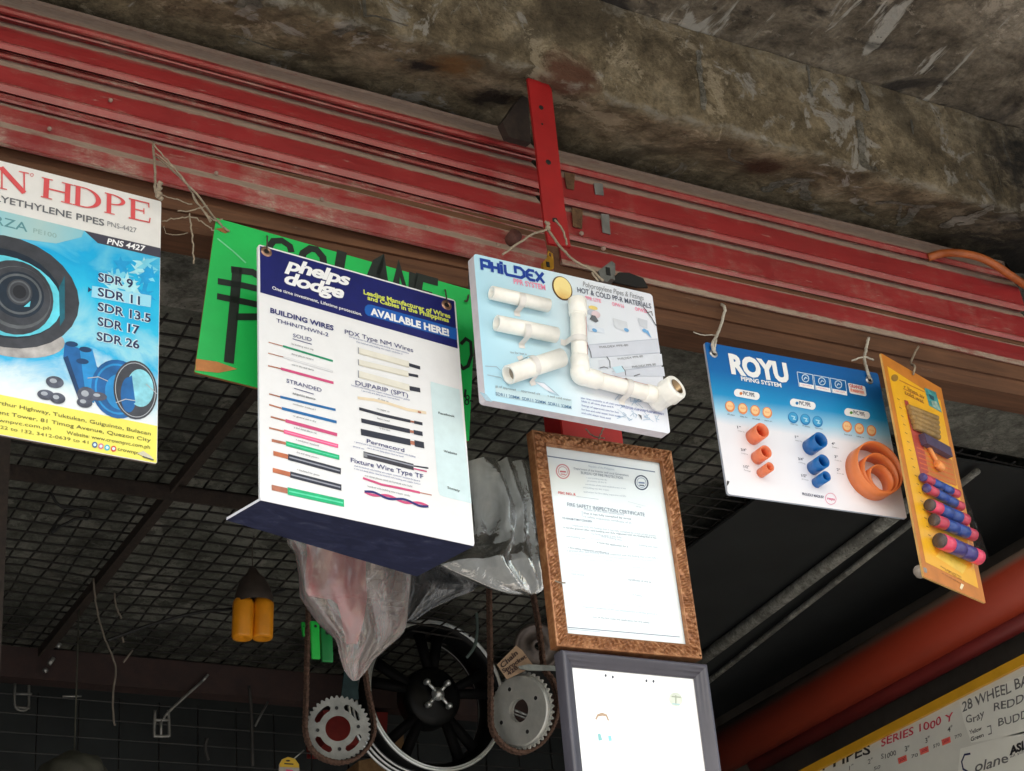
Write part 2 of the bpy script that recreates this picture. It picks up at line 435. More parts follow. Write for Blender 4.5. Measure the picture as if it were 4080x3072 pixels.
# ================================================================== SETTING
FY = 2.40                                     # front plane of the shutters
bm = bmesh.new(); n = 24
for i in range(n):
    pass
bmesh.ops.create_grid(bm, x_segments=40, y_segments=40, size=400)
g = link('ground', bm, concrete("worn_concrete_paving", (.31,.30,.285), (.42,.41,.39), (.50,.485,.46), sc_=.8)); g['kind'] = 'structure'

# ---- the building: one thing with its slabs, walls and beams as parts
bld = empty('shop_building', 'old concrete shop building with stained overhanging canopy above the open shopfront', 'building', Vector((1.6, 2.5, 0)))
def bpart(name, bm, m, smooth=False):
    for v in bm.verts: v.co -= Vector((1.6, 2.5, 0))
    return link(name, bm, m, bld, smooth)
def zA(x):                                    # underside of the canopy beam: sags a little along its length
    return 3.652-.022*(x-.54)-.016*max(0, min(1, (x-1.42)/.2))
def rough(p, s, a):
    return mnoise.fractal(Vector(p)*s, 1.0, 2.0, 4)*a
GB = Vector((1.6, 2.5, 0))
rust_dark_spots = [(Vector((3.05, 2.35, 3.7))-GB, 1.0, (.012,.011,.010)), (Vector((1.27, 2.30, 3.64))-GB, .07, (.15,.08,.03)), (Vector((1.235, 2.325, 3.64))-GB, .05, (.012,.010,.010)), (Vector((1.475, 2.235, 3.64))-GB, .075, (.10,.045,.028)), (Vector((1.95, 2.33, 3.62))-GB, .07, (.05,.022,.012)),  # rust-toned marks, and a broad near-black area at the right end
              (Vector((1.40, 2.37, 3.64))-GB, .08, (.016,.012,.010))]
M_soffit = concrete("stained_beam_concrete", (.105,.082,.052), (.215,.172,.110), (.34,.29,.205), (1.2,1.2,1), rust_dark_spots, .8, 7.0, 'edge')
M_slab = concrete("streaked_slab_concrete", (.050,.042,.036), (.165,.136,.102), (.31,.27,.215), (1.5,.32,1), [(Vector((3.3, 1.9, 3.8))-GB, .9, (.010,.009,.010))], 1.0, 5.5, 'edge', .97)  # near-black area over the far right of the slab
M_inner = concrete("grey_inner_concrete", (.13,.13,.115), (.19,.19,.165), (.24,.235,.21), sc_=9)
# canopy beam: underside then front face, one rough skin
bm = bmesh.new(); lay = bm.verts.layers.float.new('edge'); X0, X1, NX = -.6, 4.2, 420
sec = []
for k in range(13): sec.append((2.62-.385*k/12, 0.0, 0))
for k in range(1, 11): sec.append((2.235-.002*k, .205*k/10, 1))
rows = []
for i in range(NX+1):
    x = X0+(X1-X0)*i/NX; row = []
    for j, (y, dz, kind) in enumerate(sec):
        z = zA(x)+dz
        e = max(0, 1-abs(j-12)/2.2)           # the worn arris between underside and face
        if kind == 0: z += .05*max(0, min(1, (y-2.245)/.17))
        q = Vector((x, y, z))
        d = rough(q, 9, .006)+rough(q, 30, .0035)
        z += d*(1 if kind == 0 else .2)+e*(rough(q+Vector((5,0,0)), 16, .012)+.004)
        y += (rough(q+Vector((0,3,0)), 11, .004) if kind else 0)+e*rough(q+Vector((9,0,0)), 22, .008)
        v = bm.verts.new((x, y, z)); v[lay] = max(e*1.1, .9 if j >= len(sec)-2 else (.35 if j == len(sec)-3 else 0)); row.append(v)
    rows.append(row)
for i in range(NX):
    for j in range(len(sec)-1):
        bm.faces.new((rows[i][j], rows[i+1][j], rows[i+1][j+1], rows[i][j+1]))
from mathutils.bvhtree import BVHTree
bvh = BVHTree.FromBMesh(bm)
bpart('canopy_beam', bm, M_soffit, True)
# canopy slab: rough underside, front edge and top
bm = bmesh.new(); lay = bm.verts.layers.float.new('edge'); NY = 60; rows = []
for i in range(161):
    x = X0+(X1-X0)*i/160; row = []
    for j in range(NY+1):
        y = 2.23-1.55*j/NY; z = zA(x)+.195+.012
        q = Vector((x*1.4, y*.5, z)); v = bm.verts.new((x, y, z+rough(q, 10, .007)+rough(q, 35, .003))); v[lay] = .8 if j == 0 else (.3 if j == 1 else 0); row.append(v)
    row.append(bm.verts.new((x, .68, 4.02))); row.append(bm.verts.new((x, 5.2, 4.06))); rows.append(row)
for i in range(160):
    for j in range(NY+2): bm.faces.new((rows[i][j], rows[i+1][j], rows[i+1][j+1], rows[i][j+1]))
bpart('canopy_slab', bm, M_slab, True)
# inside lintel, ceiling, walls
bm = bmesh.new(); bx(bm, (-.6, 2.475, 3.292), (4.2, 2.66, 3.70)); bpart('lintel', bm, M_inner)
bm = bmesh.new(); bx(bm, (-.6, 2.66, 3.375), (4.2, 5.1, 3.42))
bpart('ceiling', bm, concrete("dusty_ceiling_boards", (.12,.125,.105), (.18,.185,.16), (.235,.235,.205), sc_=4))
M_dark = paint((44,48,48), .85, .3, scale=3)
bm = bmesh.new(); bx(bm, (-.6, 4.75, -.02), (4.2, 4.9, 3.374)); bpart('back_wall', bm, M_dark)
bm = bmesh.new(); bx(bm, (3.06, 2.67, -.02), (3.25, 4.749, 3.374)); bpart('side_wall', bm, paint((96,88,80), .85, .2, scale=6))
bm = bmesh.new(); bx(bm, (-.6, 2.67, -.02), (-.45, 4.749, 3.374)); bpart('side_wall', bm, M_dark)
bm = bmesh.new(); bx(bm, (3.03, 2.28, -.02), (4.2, 2.61, 3.58)); bpart('light_block_pier', bm, M_inner)  # unseen pier added so no light leaks in at the right
bm = bmesh.new(); bx(bm, (-.6, 2.28, -.02), (-.35, 2.61, 3.63)); bpart('light_block_pier', bm, M_inner)  # unseen pier added against light leaks at the left
# old whitewash writing and drips on the beam underside and face
M_chalk = concrete("old_whitewash", (.15,.14,.11), (.23,.215,.18), (.33,.31,.265), sc_=30)
def daub(pts, wpx, Y=None, Z=None, w2=None, down=.012):
    bm = bmesh.new(); P = []
    for p in pts:
        q = onZ(p, Z) if Z is not None else onY(p, Y)
        P.append(q)
    P = smooth_path(P, 9); n = len(P); L = []
    for i, p in enumerate(P):
        t = (P[min(i+1, n-1)]-P[max(i-1, 0)]).normalized()
        nrm = Vector((0,0,1)) if Z is not None else Vector((0,1,0))
        s = t.cross(nrm).normalized()
        w = wpx/FPX*(p-CAM).length*(.5+.45*mnoise.noise(p*90)+.15)
        if i in (0, n-1): w *= .3
        pr = []
        for e_ in (p+s*w, p-s*w):
            dr = Vector((0,0,1)) if Z is not None else Vector((0,1,0)); h_ = bvh.ray_cast(e_-dr*.15, dr)
            pr.append(bm.verts.new((h_[0] if h_[0] else e_)-dr*.0015))
        L.append(tuple(pr))
    for i in range(n-1): bm.faces.new((L[i][0], L[i+1][0], L[i+1][1], L[i][1]))
    bpart('whitewash_mark', bm, M_chalk)
for pts, w in [([z3(590,1320), z3(680,1260), z3(790,1220), z3(910,1212)], 30), ([z3(840,1225), z3(850,1290), z3(862,1375)], 34), ([z3(745,1320), z3(785,1280), z3(830,1250)], 22),
               ([z3(1290,1350), z3(1400,1325), z3(1540,1340), z3(1665,1318)], 26), ([z3(1535,1350), z3(1520,1420), z3(1480,1500), z3(1440,1505)], 30), ([z3(1450,1350), z3(1445,1420), z3(1442,1490)], 12),
               ([z3(1715,1495), z3(1790,1420), z3(1900,1360), z3(2010,1290), z3(2090,1300)], 36), ([z3(1800,1455), z3(1860,1430), z3(1910,1380)], 22), ([z3(1250,1370), z3(1210,1420), z3(1290,1470)], 14),
               ([z1(1500,90), z1(1540,30), z1(1580,-40)], 40), ([z1(1540,20), z1(1610,40), z1(1640,70)], 26), ([z1(1380,30), z1(1420,-30)], 20), ([z1(1600,-20), z1(1650,20)], 26), ([z1(560,95), z1(640,120)], 8), ([z1(1440,345), z1(1600,380), z1(1760,430), z1(1960,470)], 6), ([z2(220,110), z2(300,95), z2(420,130), z2(520,160)], 7), ([z2(50,280), z2(110,235), z2(175,190)], 24), ([z2(195,250), z2(270,240)], 16), ([z2(430,430), z2(485,425)], 20), ([z3(365,985), z3(375,1060), z3(460,1110)], 10)]:
    daub(pts, w, Z=zA(1.9)-.001 if pts[0][0] > 2500 else zA(1.1))
for pts, w in [([z3(1140,520), z3(1190,620), z3(1212,710)], 22), ([z3(1165,760), z3(1200,900), z3(1225,1010), z3(1300,1065)], 24), ([z3(830,420), z3(850,520), z3(875,620)], 10), ([z3(150,330), z3(170,470), z3(195,580), z3(205,680)], 20), ([z3(1490,760), z3(1510,850)], 8)]:
    daub(pts, w, Y=2.225, down=.008)

# ---- timber head beam under the shutters
bm = bmesh.new(); bx(bm, (-.35, 2.408, 3.276), (3.03, 2.474, 3.43)); bx(bm, (-.35, 2.402, 3.31), (3.03, 2.408, 3.43))
for v in bm.verts: v.co.z += .0015*math.sin(v.co.x*9)
tag(link('timber_beam', bm, M_timber), 'long dark brown timber beam running along the underside of the red shutters', 'beam')

# ---- red shutter stacks
def shutter(name, label, x0, x1, colpx, xcol, prof, tilt, group):
    root = empty(name, label, 'shutter', Vector((x0, FY, onY(colpx(xcol, prof[0][0][0]), FY).z)), group)
    org = root.location.copy(); xc = onY(colpx(xcol, 400), FY).x
    blk = random.Random(4); steps = [blk.choice((-.16,-.06,.03,.09)) for _ in range(200)]
    for si, slat in enumerate(prof):
        bm = bmesh.new(); lay = bm.verts.layers.float.new('dust'); N = 240; rows = []
        base = [(FY-dy, onY(colpx(xcol, yy), FY-dy).z, d) for yy, dy, d in slat]
        fine = []
        for a, c in zip(base, base[1:]):
            k = max(1, int(abs(a[1]-c[1])/.006))
            for i in range(k): fine.append(tuple(a[j]+(c[j]-a[j])*i/k for j in range(3)))
        fine.append(base[-1])
        fine = [(FY+.02, fine[0][1], 1.0)]+fine+[(FY+.02, fine[-1][1], .5)]
        for i in range(N+1):
            x = x0+(x1-x0)*i/N; row = []
            for (y, z, d) in fine:
                wob = .0012*mnoise.noise(Vector((x*5, z*8, 3)))
                v = bm.verts.new((x, y+wob, z-(x-xc)*tilt+.0008*math.sin(x*7+z*20))); v[lay] = d+(steps[int((x+2)/.055)] if si == 3 and .3 < d < .62 else 0); row.append(v)
            rows.append(row)
        for i in range(N):
            for j in range(len(fine)-1): bm.faces.new((rows[i][j], rows[i+1][j], rows[i+1][j+1], rows[i][j+1]))
        for e in (0, N):
            try: bm.faces.new(rows[e])
            except ValueError: pass
        bmesh.ops.recalc_face_normals(bm, faces=bm.faces[:])
        for v in bm.verts: v.co -= org
        link('slat', bm, M_shutter, root)
    return root
LP = [[(172,-.03,1),(180,-.026,1),(270,0,1),(276,.002,.45),(300,.004,.12),(332,.0025,.1),(345,.006,.35),(356,.002,.3),(364,-.005,.35),(380,.003,.5),(395,.001,.4),(404,-.012,.3),(425,-.018,.3)],
      [(428,-.019,1),(468,-.004,.9),(485,-.001,.35),(515,.002,.02),(560,.004,0),(612,.005,0.05),(626,.009,.4),(640,.007,.1),(690,.0045,.1),(700,-.008,.3),(712,0,.5),(722,-.006,.4),(740,.001,.55),(765,-.003,.4),(774,-.013,.3)],
      [(785,-.015,1),(842,-.001,.9),(860,.002,.15),(930,.004,0),(1005,.005,0.05),(1018,.009,.5),(1030,.007,.15),(1098,.0035,.2),(1108,-.007,.4),(1120,0,.5),(1150,-.005,.5),(1165,0,.5),(1190,-.003,.4),(1200,-.013,.3)],
      [(1208,-.014,1),(1234,-.001,.9),(1250,.002,.32),(1330,.004,.30),(1395,.003,.42),(1405,.003,1),(1450,.017,1),(1460,.018,.48),(1530,.018,.42),(1600,.017,.44),(1618,.020,.6),(1640,.016,.5),(1645,-.008,.4)]]
RP = [[(205,-.03,1),(212,-.028,1),(280,0,1),(286,.001,.2),(292,.005,.3),(300,.003,.2),(345,.001,.25),(352,-.011,.3)],
      [(358,-.013,1),(410,-.001,.9),(425,.001,.15),(500,.003,0),(590,.004,.05),(600,.008,.35),(612,.006,.1),(655,.0035,.2),(668,-.011,.4)],
      [(674,-.013,1),(716,-.001,.9),(732,.001,.2),(830,.003,.15),(925,.004,.15),(938,.008,.5),(950,.006,.2),(985,.0035,.35),(994,-.011,.4)],
      [(1000,-.013,1),(1038,0,.85),(1052,.001,.1),(1130,.003,.08),(1185,.003,.2),(1200,.004,.85),(1240,.006,.95),(1250,.003,.7),(1256,-.008,.5)]]
xsplit = onY(z2(1330,1100), FY).x
shutL = shutter('roller_shutter', 'longer dusty red ribbed shutter box left of the red hanging bar', -.33, xsplit, w1, 250, LP, .037, 'red shutter boxes over the shopfront')
shutR = shutter('roller_shutter', 'darker red ribbed shutter box right of the red hanging bar ending near the orange hose', xsplit+.028, onY(w4(1100,640), FY).x, w2, 378, RP, .012, 'red shutter boxes over the shopfront')
# fittings on the right-hand shutter: two grey tie plates, rust patches, bolts; bent bracket and torn opening
def onshut(p, d=.008): return onY(p, FY-d)
def plate(name, pts, m, parent, d=.010, th=.003):
    bm = bmesh.new(); quadbox(bm, [onshut(p, d)-parent.location for p in pts], Vector((0,th,0))); return link(name, bm, m, parent)
M_tape = paint((112,112,110), .5, .2)
plate('tie_plate', [z2(1685,1150), z2(1740,1155), z2(1748,1230), z2(1695,1222)], M_tape, shutR, .006, .0015)
plate('tie_plate', [z2(1730,1345), z2(1780,1350), z2(1790,1475), z2(1740,1462)], M_tape, shutR, .006, .0015)
M_rust = rust_mat("rust_patch", (.05,.022,.010), (.16,.085,.04), 0, 90, .95)
plate('rust_patch', [z2(1500,1085), z2(1565,1095), z2(1560,1195), z2(1515,1185)], M_rust, shutR, .0065, .0015)
plate('rust_patch', [z2(1545,1305), z2(1615,1320), z2(1610,1440), z2(1555,1425)], M_rust, shutR, .0065, .0015)
plate('torn_opening', [w3(1360,1010), w3(1470,900), w3(1600,905), w3(1780,975), w3(1840,1090), w3(1700,1085)], M_black, shutR, .020, .004)
M_bolt = paint((150,128,116), .6, .2)
def rivet(p, parent, r=.0035, m=None):
    q = onshut(p, .012)-parent.location; bm = bmesh.new()
    lathe(bm, q+Vector((0,.004,0)), (0,-1,0), [(r, 0), (r, .003), (r*.6, .005), (.00001, .0055)], 10); return link('bolt', bm, m or M_bolt, parent, True)
for p in (z2(1085,1540), z1(2030,1250), z1(700,625), z1(315,805), z1(1365,1085), z2(635,1425)): rivet(p, shutL)
for p in (w3(1010,400), w3(1285,590)): rivet(p, shutR, .0045)
bm = bmesh.new(); a = onshut(w3(155,470), .012)
tube(bm, [a+Vector((0,.03,0))-shutL.location, a+Vector((-.004,-.012,-.002))-shutL.location], .0125, 14)
link('stop_peg', bm, rust_mat("peg_rust", (.05,.016,.013), (.13,.045,.035), .1, 70), shutL, True)

# bracket and padlock tag at the middle of the beam
bm = bmesh.new(); P = [onY(p, 2.345) for p in (w3(1215,880), w3(1380,755), w3(1425,790), w3(1430,920), w3(1330,1020), w3(1260,1010))]
quadbox(bm, P, Vector((0,.004,0))); q = onY(w3(1340,885), 2.343); bx(bm, q-Vector((.004,0,.008)), q+Vector((.004,.001,.008)), 1)
bx(bm, P[3]+Vector((-.02,.004,-.01)), P[3]+Vector((0,.06,.006)))
tag(link('bent_bracket', bm, [rust_mat("galvanised", (.12,.125,.12), (.22,.225,.215), .5, 50, .5), M_black]), 'bent grey steel bracket beside the torn hole in the red shutter', 'bracket')
bm = bmesh.new(); P = [onY(p, 2.35) for p in (w3(515,770), w3(590,690), w3(650,730), w3(655,850), w3(580,880), w3(525,860))]
quadbox(bm, P, Vector((0,.008,0))); q = onY(w3(580,800), 2.349); bx(bm, q-Vector((.003,.0005,.005)), q+Vector((.003,.001,.005)), 1)
tube(bm, [P[1]+Vector((0,.004,0)), P[1]+Vector((.003,.004,.012)), P[2]+Vector((0,.004,.012)), P[2]+Vector((0,.004,0))], .002, 6)
tag(link('padlock', bm, [paint((176,128,32), .4, .2, .3), M_black]), 'small brass yellow padlock peeking over the top edge of the pipe sample board', 'padlock')

# ---- hanging bar and door post
bar = empty('hanging_bar', 'flat red steel bar with punched holes hanging from the rusty notch in the concrete', 'steel bar', onY(z2(1340,495), 2.262))
BY = 2.262; org = bar.location
P = [onY(p, BY)-org for p in (z2(1268,490), z2(1395,525), z2(1418,560), z2(1500,1290), z2(1540,1555), z2(1400,1530), z2(1375,1400), z2(1318,900))]
bm = bmesh.new(); quadbox(bm, P, Vector((0,.006,0))); link('flat_bar', bm, [M_redpost], bar)
for (x, y, r) in ((1352,678,9), (1397,1022,10), (1358,782,4)):
    bm = bmesh.new(); c = onY(z2(x, y), BY)-org; rr = r/FPX*2.9
    lathe(bm, c+Vector((0,-.0004,0)), (0,-1,0), [(rr*1.35, 0), (rr*1.3, .0006)], 14, 0); lathe(bm, c+Vector((0,-.001,0)), (0,-1,0), [(rr*1.3, 0), (.00001, .0003)], 14, 1)
    link('bolt_hole', bm, [M_rust, M_black], bar)
bm = bmesh.new(); Q = [onY(p, BY-.0012)-org for p in (z2(1425,1372), z2(1450,1372), z2(1465,1405), z2(1425,1392))]; quadbox(bm, Q, Vector((0,.0008,0))); link('slot', bm, M_black, bar)
bm = bmesh.new(); P = [onY(p, 2.33) for p in (z2(1275,560), z2(1270,640), z2(1290,900), z2(1150,860), z2(1110,770), z2(1200,640))]
quadbox(bm, P, Vector((0,.02,.004))); o = link('gusset_plate', bm, M_steel_dark); tag(o, 'dark rusty gusset plate wedged between the concrete and the red bar', 'steel plate')
post = empty('door_post', 'red steel channel post behind the framed certificates', 'post', Vector((onY(z8(350,60), 2.43).x, 2.43, 0)))
xa, xb = onY(w3(0,0), 2.42).x, 0
xa = onY(z8(212,60), 2.42).x; xb = onY(z8(490,100), 2.42).x; org = post.location
bm = bmesh.new(); bx(bm, Vector((xa, 2.412, 0))-org, Vector((xb, 2.418, 3.35))-org); link('channel_web', bm, paint((190,40,34), .5, .12, scale=12), post)
for x in (xa, xb-.005):
    bm = bmesh.new(); bx(bm, Vector((x, 2.4182, 0))-org, Vector((x+.005, 2.47, 3.275))-org); link('channel_flange', bm, M_redpost, post)

# ---- hose looping over the far end
bm = bmesh.new(); tube(bm, smooth_path([onY(p, Y) for p, Y in ((w4(230,300), 2.40), (w4(360,262), 2.385), (w4(520,258), 2.36), (w4(700,292), 2.35), (w4(860,365), 2.35), (w4(1000,460), 2.36), (w4(1120,540), 2.38), (w4(1260,650), 2.40), (w4(1420,800), 2.42))], 6), .0085, 12)
tag(link('garden_hose', bm, paint((158,82,36), .5, .2, scale=30)), 'orange hose looped over the far top corner of the red shutter', 'hose')

# ================================================================== INTERIOR
# wire mesh under the ceiling
MZ = 3.288
bm = bmesh.new(); sp = .0475
def sag(x, y): return MZ-.012*math.sin(max(0,(y-2.66))/1.75*math.pi)*(1+.5*mnoise.noise(Vector((x*1.3, y*1.3, 0))))+.010*mnoise.noise(Vector((x*5, y*5, 1)))
for i in range(int(3.4/sp)):
    x = -.35+i*sp; tube(bm, [(x+.009*mnoise.noise(Vector((x*20, k, 0))), 2.67+1.73*k/14, sag(x, 2.67+1.73*k/14)) for k in range(15)], .0025, 4)
for j in range(int(1.75/sp)+1):
    y = 2.68+j*sp; tube(bm, [(-.35+3.4*k/24, y+.009*mnoise.noise(Vector((k, y*20, 0))), sag(-.35+3.4*k/24, y)-.0045) for k in range(25)], .0025, 4)
tag(link('ceiling_mesh', bm, rust_mat("dark_wire", (.008,.007,.006), (.022,.018,.015), .1)), 'dark welded wire mesh stretched below the shop ceiling', 'wire mesh')
def angle(name, label, a, b_, w, h, cat='steel bar'):
    a, b_ = Vector(a), Vector(b_); t = (b_-a).normalized(); s = t.cross(Vector((0,0,1))).normalized()*w; up = Vector((0,0,h)); bm = bmesh.new()
    quadbox(bm, [a, a+s, b_+s, b_], Vector((0,0,.005))); quadbox(bm, [a, b_, b_-up, a-up], s.normalized()*-.005)
    return tag(link(name, bm, M_steel_dark), label, cat)
xs = onZ(y2(740,400), 3.262).x
angle('angle_bar', 'dark angle iron running back into the shop under the ceiling mesh', (xs, 2.68, 3.262), (onZ(y2(215,1030), 3.262).x, 4.36, 3.262), .03, .022)
yc = onZ(dp(200,1030), 3.255).y
angle('angle_bar', 'dark angle iron crossing under the ceiling mesh parallel to the shopfront', (-.35, yc, 3.255), (1.75, yc, 3.255), -.04, .03)
yb = onZ(dp(300,1430), 3.25).y
bm = bmesh.new(); bx(bm, (-.4, yb, 3.185), (3.0, yb+.045, 3.262)); tag(link('rear_beam', bm, rust_mat("reddish_old_steel", (.022,.013,.012), (.045,.022,.018), .1, 30)), 'dull reddish steel beam along the back of the ceiling mesh', 'beam')
for x_, lab in ((onY(dp(8,950), 2.9).x, 'dark upright bar at the far left beside the pipe poster'),):
    bm = bmesh.new(); bx(bm, (x_-.012, 2.9, 0), (x_+.012, 2.925, 3.275)); tag(link('upright_bar', bm, M_steel_dark), lab, 'steel bar')
# display grid on the back wall
GY = yb+.02
bm = bmesh.new()
for i in range(34): x = -.3+i*.1; tube(bm, [(x, GY+.06, 1.6), (x, GY+.06, 3.18)], .0022, 4)
for j in range(34): z = 1.62+j*.047; tube(bm, [(-.3, GY+.056, z), (3.0, GY+.056, z)], .002, 4)
tag(link('display_grid', bm, rust_mat("dull_wire", (.025,.025,.025), (.05,.05,.05), .3, 20, .5)), 'dark wire display grid below the reddish rear beam', 'display grid')
# strip conduits on the ceiling
for (A, B, w, lab) in ((y3(0,560), z7(1060,1190), .016, 'wider dusty grey conduit running across the dark ceiling'), (y3(30,722), z7(1200,1190), .0075, 'thinner grey conduit beside the wider one on the dark ceiling')):
    a = onZ(A, 3.245); b_ = onZ(B, 3.245); d = (b_-a); a = a-d*.35; b_ = b_+d*.25
    bm = bmesh.new(); tube(bm, [a, b_], w*1.0, 10); root = link('conduit', bm, concrete("dusty_conduit", (.26,.26,.235), (.40,.40,.37), (.50,.50,.46), sc_=20), None, True); tag(root, lab, 'conduit', 'grey conduits under the dark ceiling')
# near-black sheet added below the mesh to darken the ceiling at the right
bm = bmesh.new(); bx(bm, (onZ(dp(1620,1050), 3.30).x, 2.665, 3.262), (3.05, 4.28, 3.268)); tag(link('darkening_panel', bm, paint((24,27,27), .9, .3, scale=5)), 'nearly black sheet added to darken the ceiling at the right behind the blue pipe sample sign', 'panel')

# stored plastic pipes on the side wall
def dusty_pipe(name, rgb):
    m, t, b = new_mat(name); ge = t.nodes.new('ShaderNodeNewGeometry'); sx = t.nodes.new('ShaderNodeSeparateXYZ'); t.links.new(ge.outputs['Normal'], sx.inputs[0])
    v = mth(t, 'ADD', sx.outputs['Z'], mth(t, 'MULTIPLY', mth(t, 'SUBTRACT', nz(t, objco(t, (1,.2,1)), 14, 5), .5), .35))
    c = mixc(t, ramp(t, v, [(.18, (0,0,0)), (.5, (.9,.9,.9))]), s2l(rgb), (.16,.125,.10)); t.links.new(c, b.inputs['Base Color']); b.inputs['Roughness'].default_value = .5; return m
PXX = 2.93
def wallpipe(name, label, cA, cB, top, bot, m, x):
    a, b_ = onX(cA, x), onX(cB, x); z = (a.z+b_.z)/2
    r = abs(onX(top, x).z-onX(bot, x).z)/2*.97
    bm = bmesh.new(); y0, y1_ = b_.y-.6, a.y
    holetube(bm, (x, y0, z), (0,1,0), r, y1_-y0, r*.12, 40); tag(link(name, bm, m, None), label, 'pipe', 'plastic pipes racked along the side wall')
wallpipe('plastic_pipe', 'thick orange plastic pipe racked along the side wall above the price board', y3(130,1150), y3(2000,200), y3(1000,515), y3(1000,880), dusty_pipe('dusty_orange_plastic', (148,50,28)), 2.93)
wallpipe('plastic_pipe', 'thin dark maroon plastic pipe just under the thick orange one', y3(350,1230), y3(2000,470), y3(1000,935), y3(1000,1085), paint((112,36,34), .45, .12, scale=6), 2.97)
bm = bmesh.new(); P0 = onX(y3(60,1330), 2.93)
for k in range(3):
    y = 2.75+k*.55; bx(bm, (2.88, y, 3.0), (3.058, y+.02, 3.02)); bx(bm, (2.875, y, 3.02), (2.885, y+.02, 3.05))
    break
bm.free()
# ================================================================== SIGNS
NAVY = paint((22,28,100), .4, .08); NAVYT = paint((40,44,110), .6, 0); BLK = paint((30,30,34), .6, 0); GREYT = paint((96,98,104), .6, 0); MIDG = paint((130,132,138), .6, 0)
PALEG = paint((172,176,182), .6, 0); REDT = paint((205,62,72), .5, 0); PINKT = paint((222,110,150), .5, 0); WHT = paint((240,240,242), .45, 0); COPPER = paint((176,112,88), .5, .2)
def grad_mat(name, stops, axis='Y', lo=-.2, hi=.2, wob=0.0, sc_=8, rough=.3):
    m, t, b = new_mat(name); co = objco(t)
    sp_ = t.nodes.new('ShaderNodeSeparateXYZ'); t.links.new(co, sp_.inputs[0])
    v = mth(t, 'DIVIDE', mth(t, 'SUBTRACT', sp_.outputs[axis], lo), hi-lo)
    if wob: v = mth(t, 'ADD', v, mth(t, 'MULTIPLY', mth(t, 'SUBTRACT', nz(t, co, sc_, 5, .6, .8), .5), wob))
    t.links.new(ramp(t, v, stops), b.inputs['Base Color']); b.inputs['Roughness'].default_value = rough
    return m
def lerp(a, b, t): return (a[0]+(b[0]-a[0])*t, a[1]+(b[1]-a[1])*t)
POOL = {'w': "building wire copper conductor insulated for general use in dry and damp places rated six hundred volts ", 'p': "pipe and fittings of approved size for hot and cold water lines available in all sizes ", 'c': "by virtue of the provisions of the fire code the application for fire safety inspection certificate of the said establishment is hereby granted after said building was duly inspected with the finding that it has fully complied "}
PRINT_POOL = ['w']
def fine_print(k, A, B, h, m, layer=3, n=14):
    """very small print, too small to read in the photograph"""
    p = POOL[PRINT_POOL[0]]; LL = math.hypot(B[0]-A[0], B[1]-A[1]); n = max(3, int(LL/(h*1.15*.62))); i = int(A[0]*3+A[1]*7) % len(p)
    body = (p*4)[i:i+n].strip() or "wire"
    k.text(body, tuple(A), tuple(B), h*1.15, m, layer, own=False)
def polar_text(*a): pass

# ---------------------------------------------------------------- pipe poster at the left (serif heading)
B = Board((.6271, 2.30, 3.0311), 2.96, -1.49, -1.23, .2501, .4564)
ext = .19; B.c = B.c-B.u*(ext/2); B.w += ext; B.mw.translation = B.c
hd = empty('poster_board', 'cyan poster board of black coiled pipes under a large red serif heading', 'sign board', B.mw, 'sign boards hung along the shopfront')
panel(B, 'board', hd, paint((226,224,222), .3, .03), paint((120,104,92), .7, .1), .004, .003)
k = Ink(B)
va = B.px(w5(0,662)); vb = B.px(w5(930,888)); w = B.w/2
sl_ = (vb[1]-va[1])/(vb[0]-va[0]); L = lambda u: va[1]+sl_*(u-va[0])
fa = B.px(w6(0,545)); fb = B.px(w6(1980,940)); sf = (fb[1]-fa[1])/(fb[0]-fa[0]); Lf = lambda u: fa[1]+sf*(u-fa[0])
art = grad_mat("cyan_print", [(.0, s2l((226,232,236))), (.12, s2l((206,228,236))), (.30, s2l((40,176,226))), (.42, s2l((150,214,232))), (.58, s2l((46,190,232))), (.80, s2l((24,168,222))), (1.0, s2l((120,205,228)))], 'Y', Lf(0), L(0), .75, 9)
k.band((Lf(-w), Lf(w)), (L(-w), L(w)), art, 1)
k.band((-B.h/2+.001, -B.h/2+.001), (Lf(-w), Lf(w)), paint((234,226,96), .35, .05, scale=6), 1)
gw = grad_mat("greyed_print", [(0, s2l((120,200,220))), (.6, s2l((170,200,200))), (1, s2l((120,195,215)))], 'X', -.1, .12, .3, 12)
k.poly([w5(-600,520), w5(0,664), w5(930,888), w5(900,960), w5(620,1030), w5(0,950), w5(-600,900)], gw, 2)
k.poly([w5(930,888), w5(1772,1082), w5(1776,1188), w5(1080,1026)], paint((66,64,78), .4, .05), 2)
# splash shapes
rnd = random.Random(3)
for q in range(16):
    c = w5(1180+rnd.random()*480, 1190+rnd.random()*400)
    k.poly([(c[0]+(18+rnd.random()*34)*math.cos(a)*(1.2 if i % 2 else .5), c[1]+(16+rnd.random()*30)*math.sin(a)*(1.2 if i % 2 else .6)) for i, a in enumerate([j*math.pi/6 for j in range(12)])], paint(((168,226,238), (120,206,232), (30,160,220))[q % 3], .4, .1), 1.3+.02*q)
k.done('printed_picture', hd)
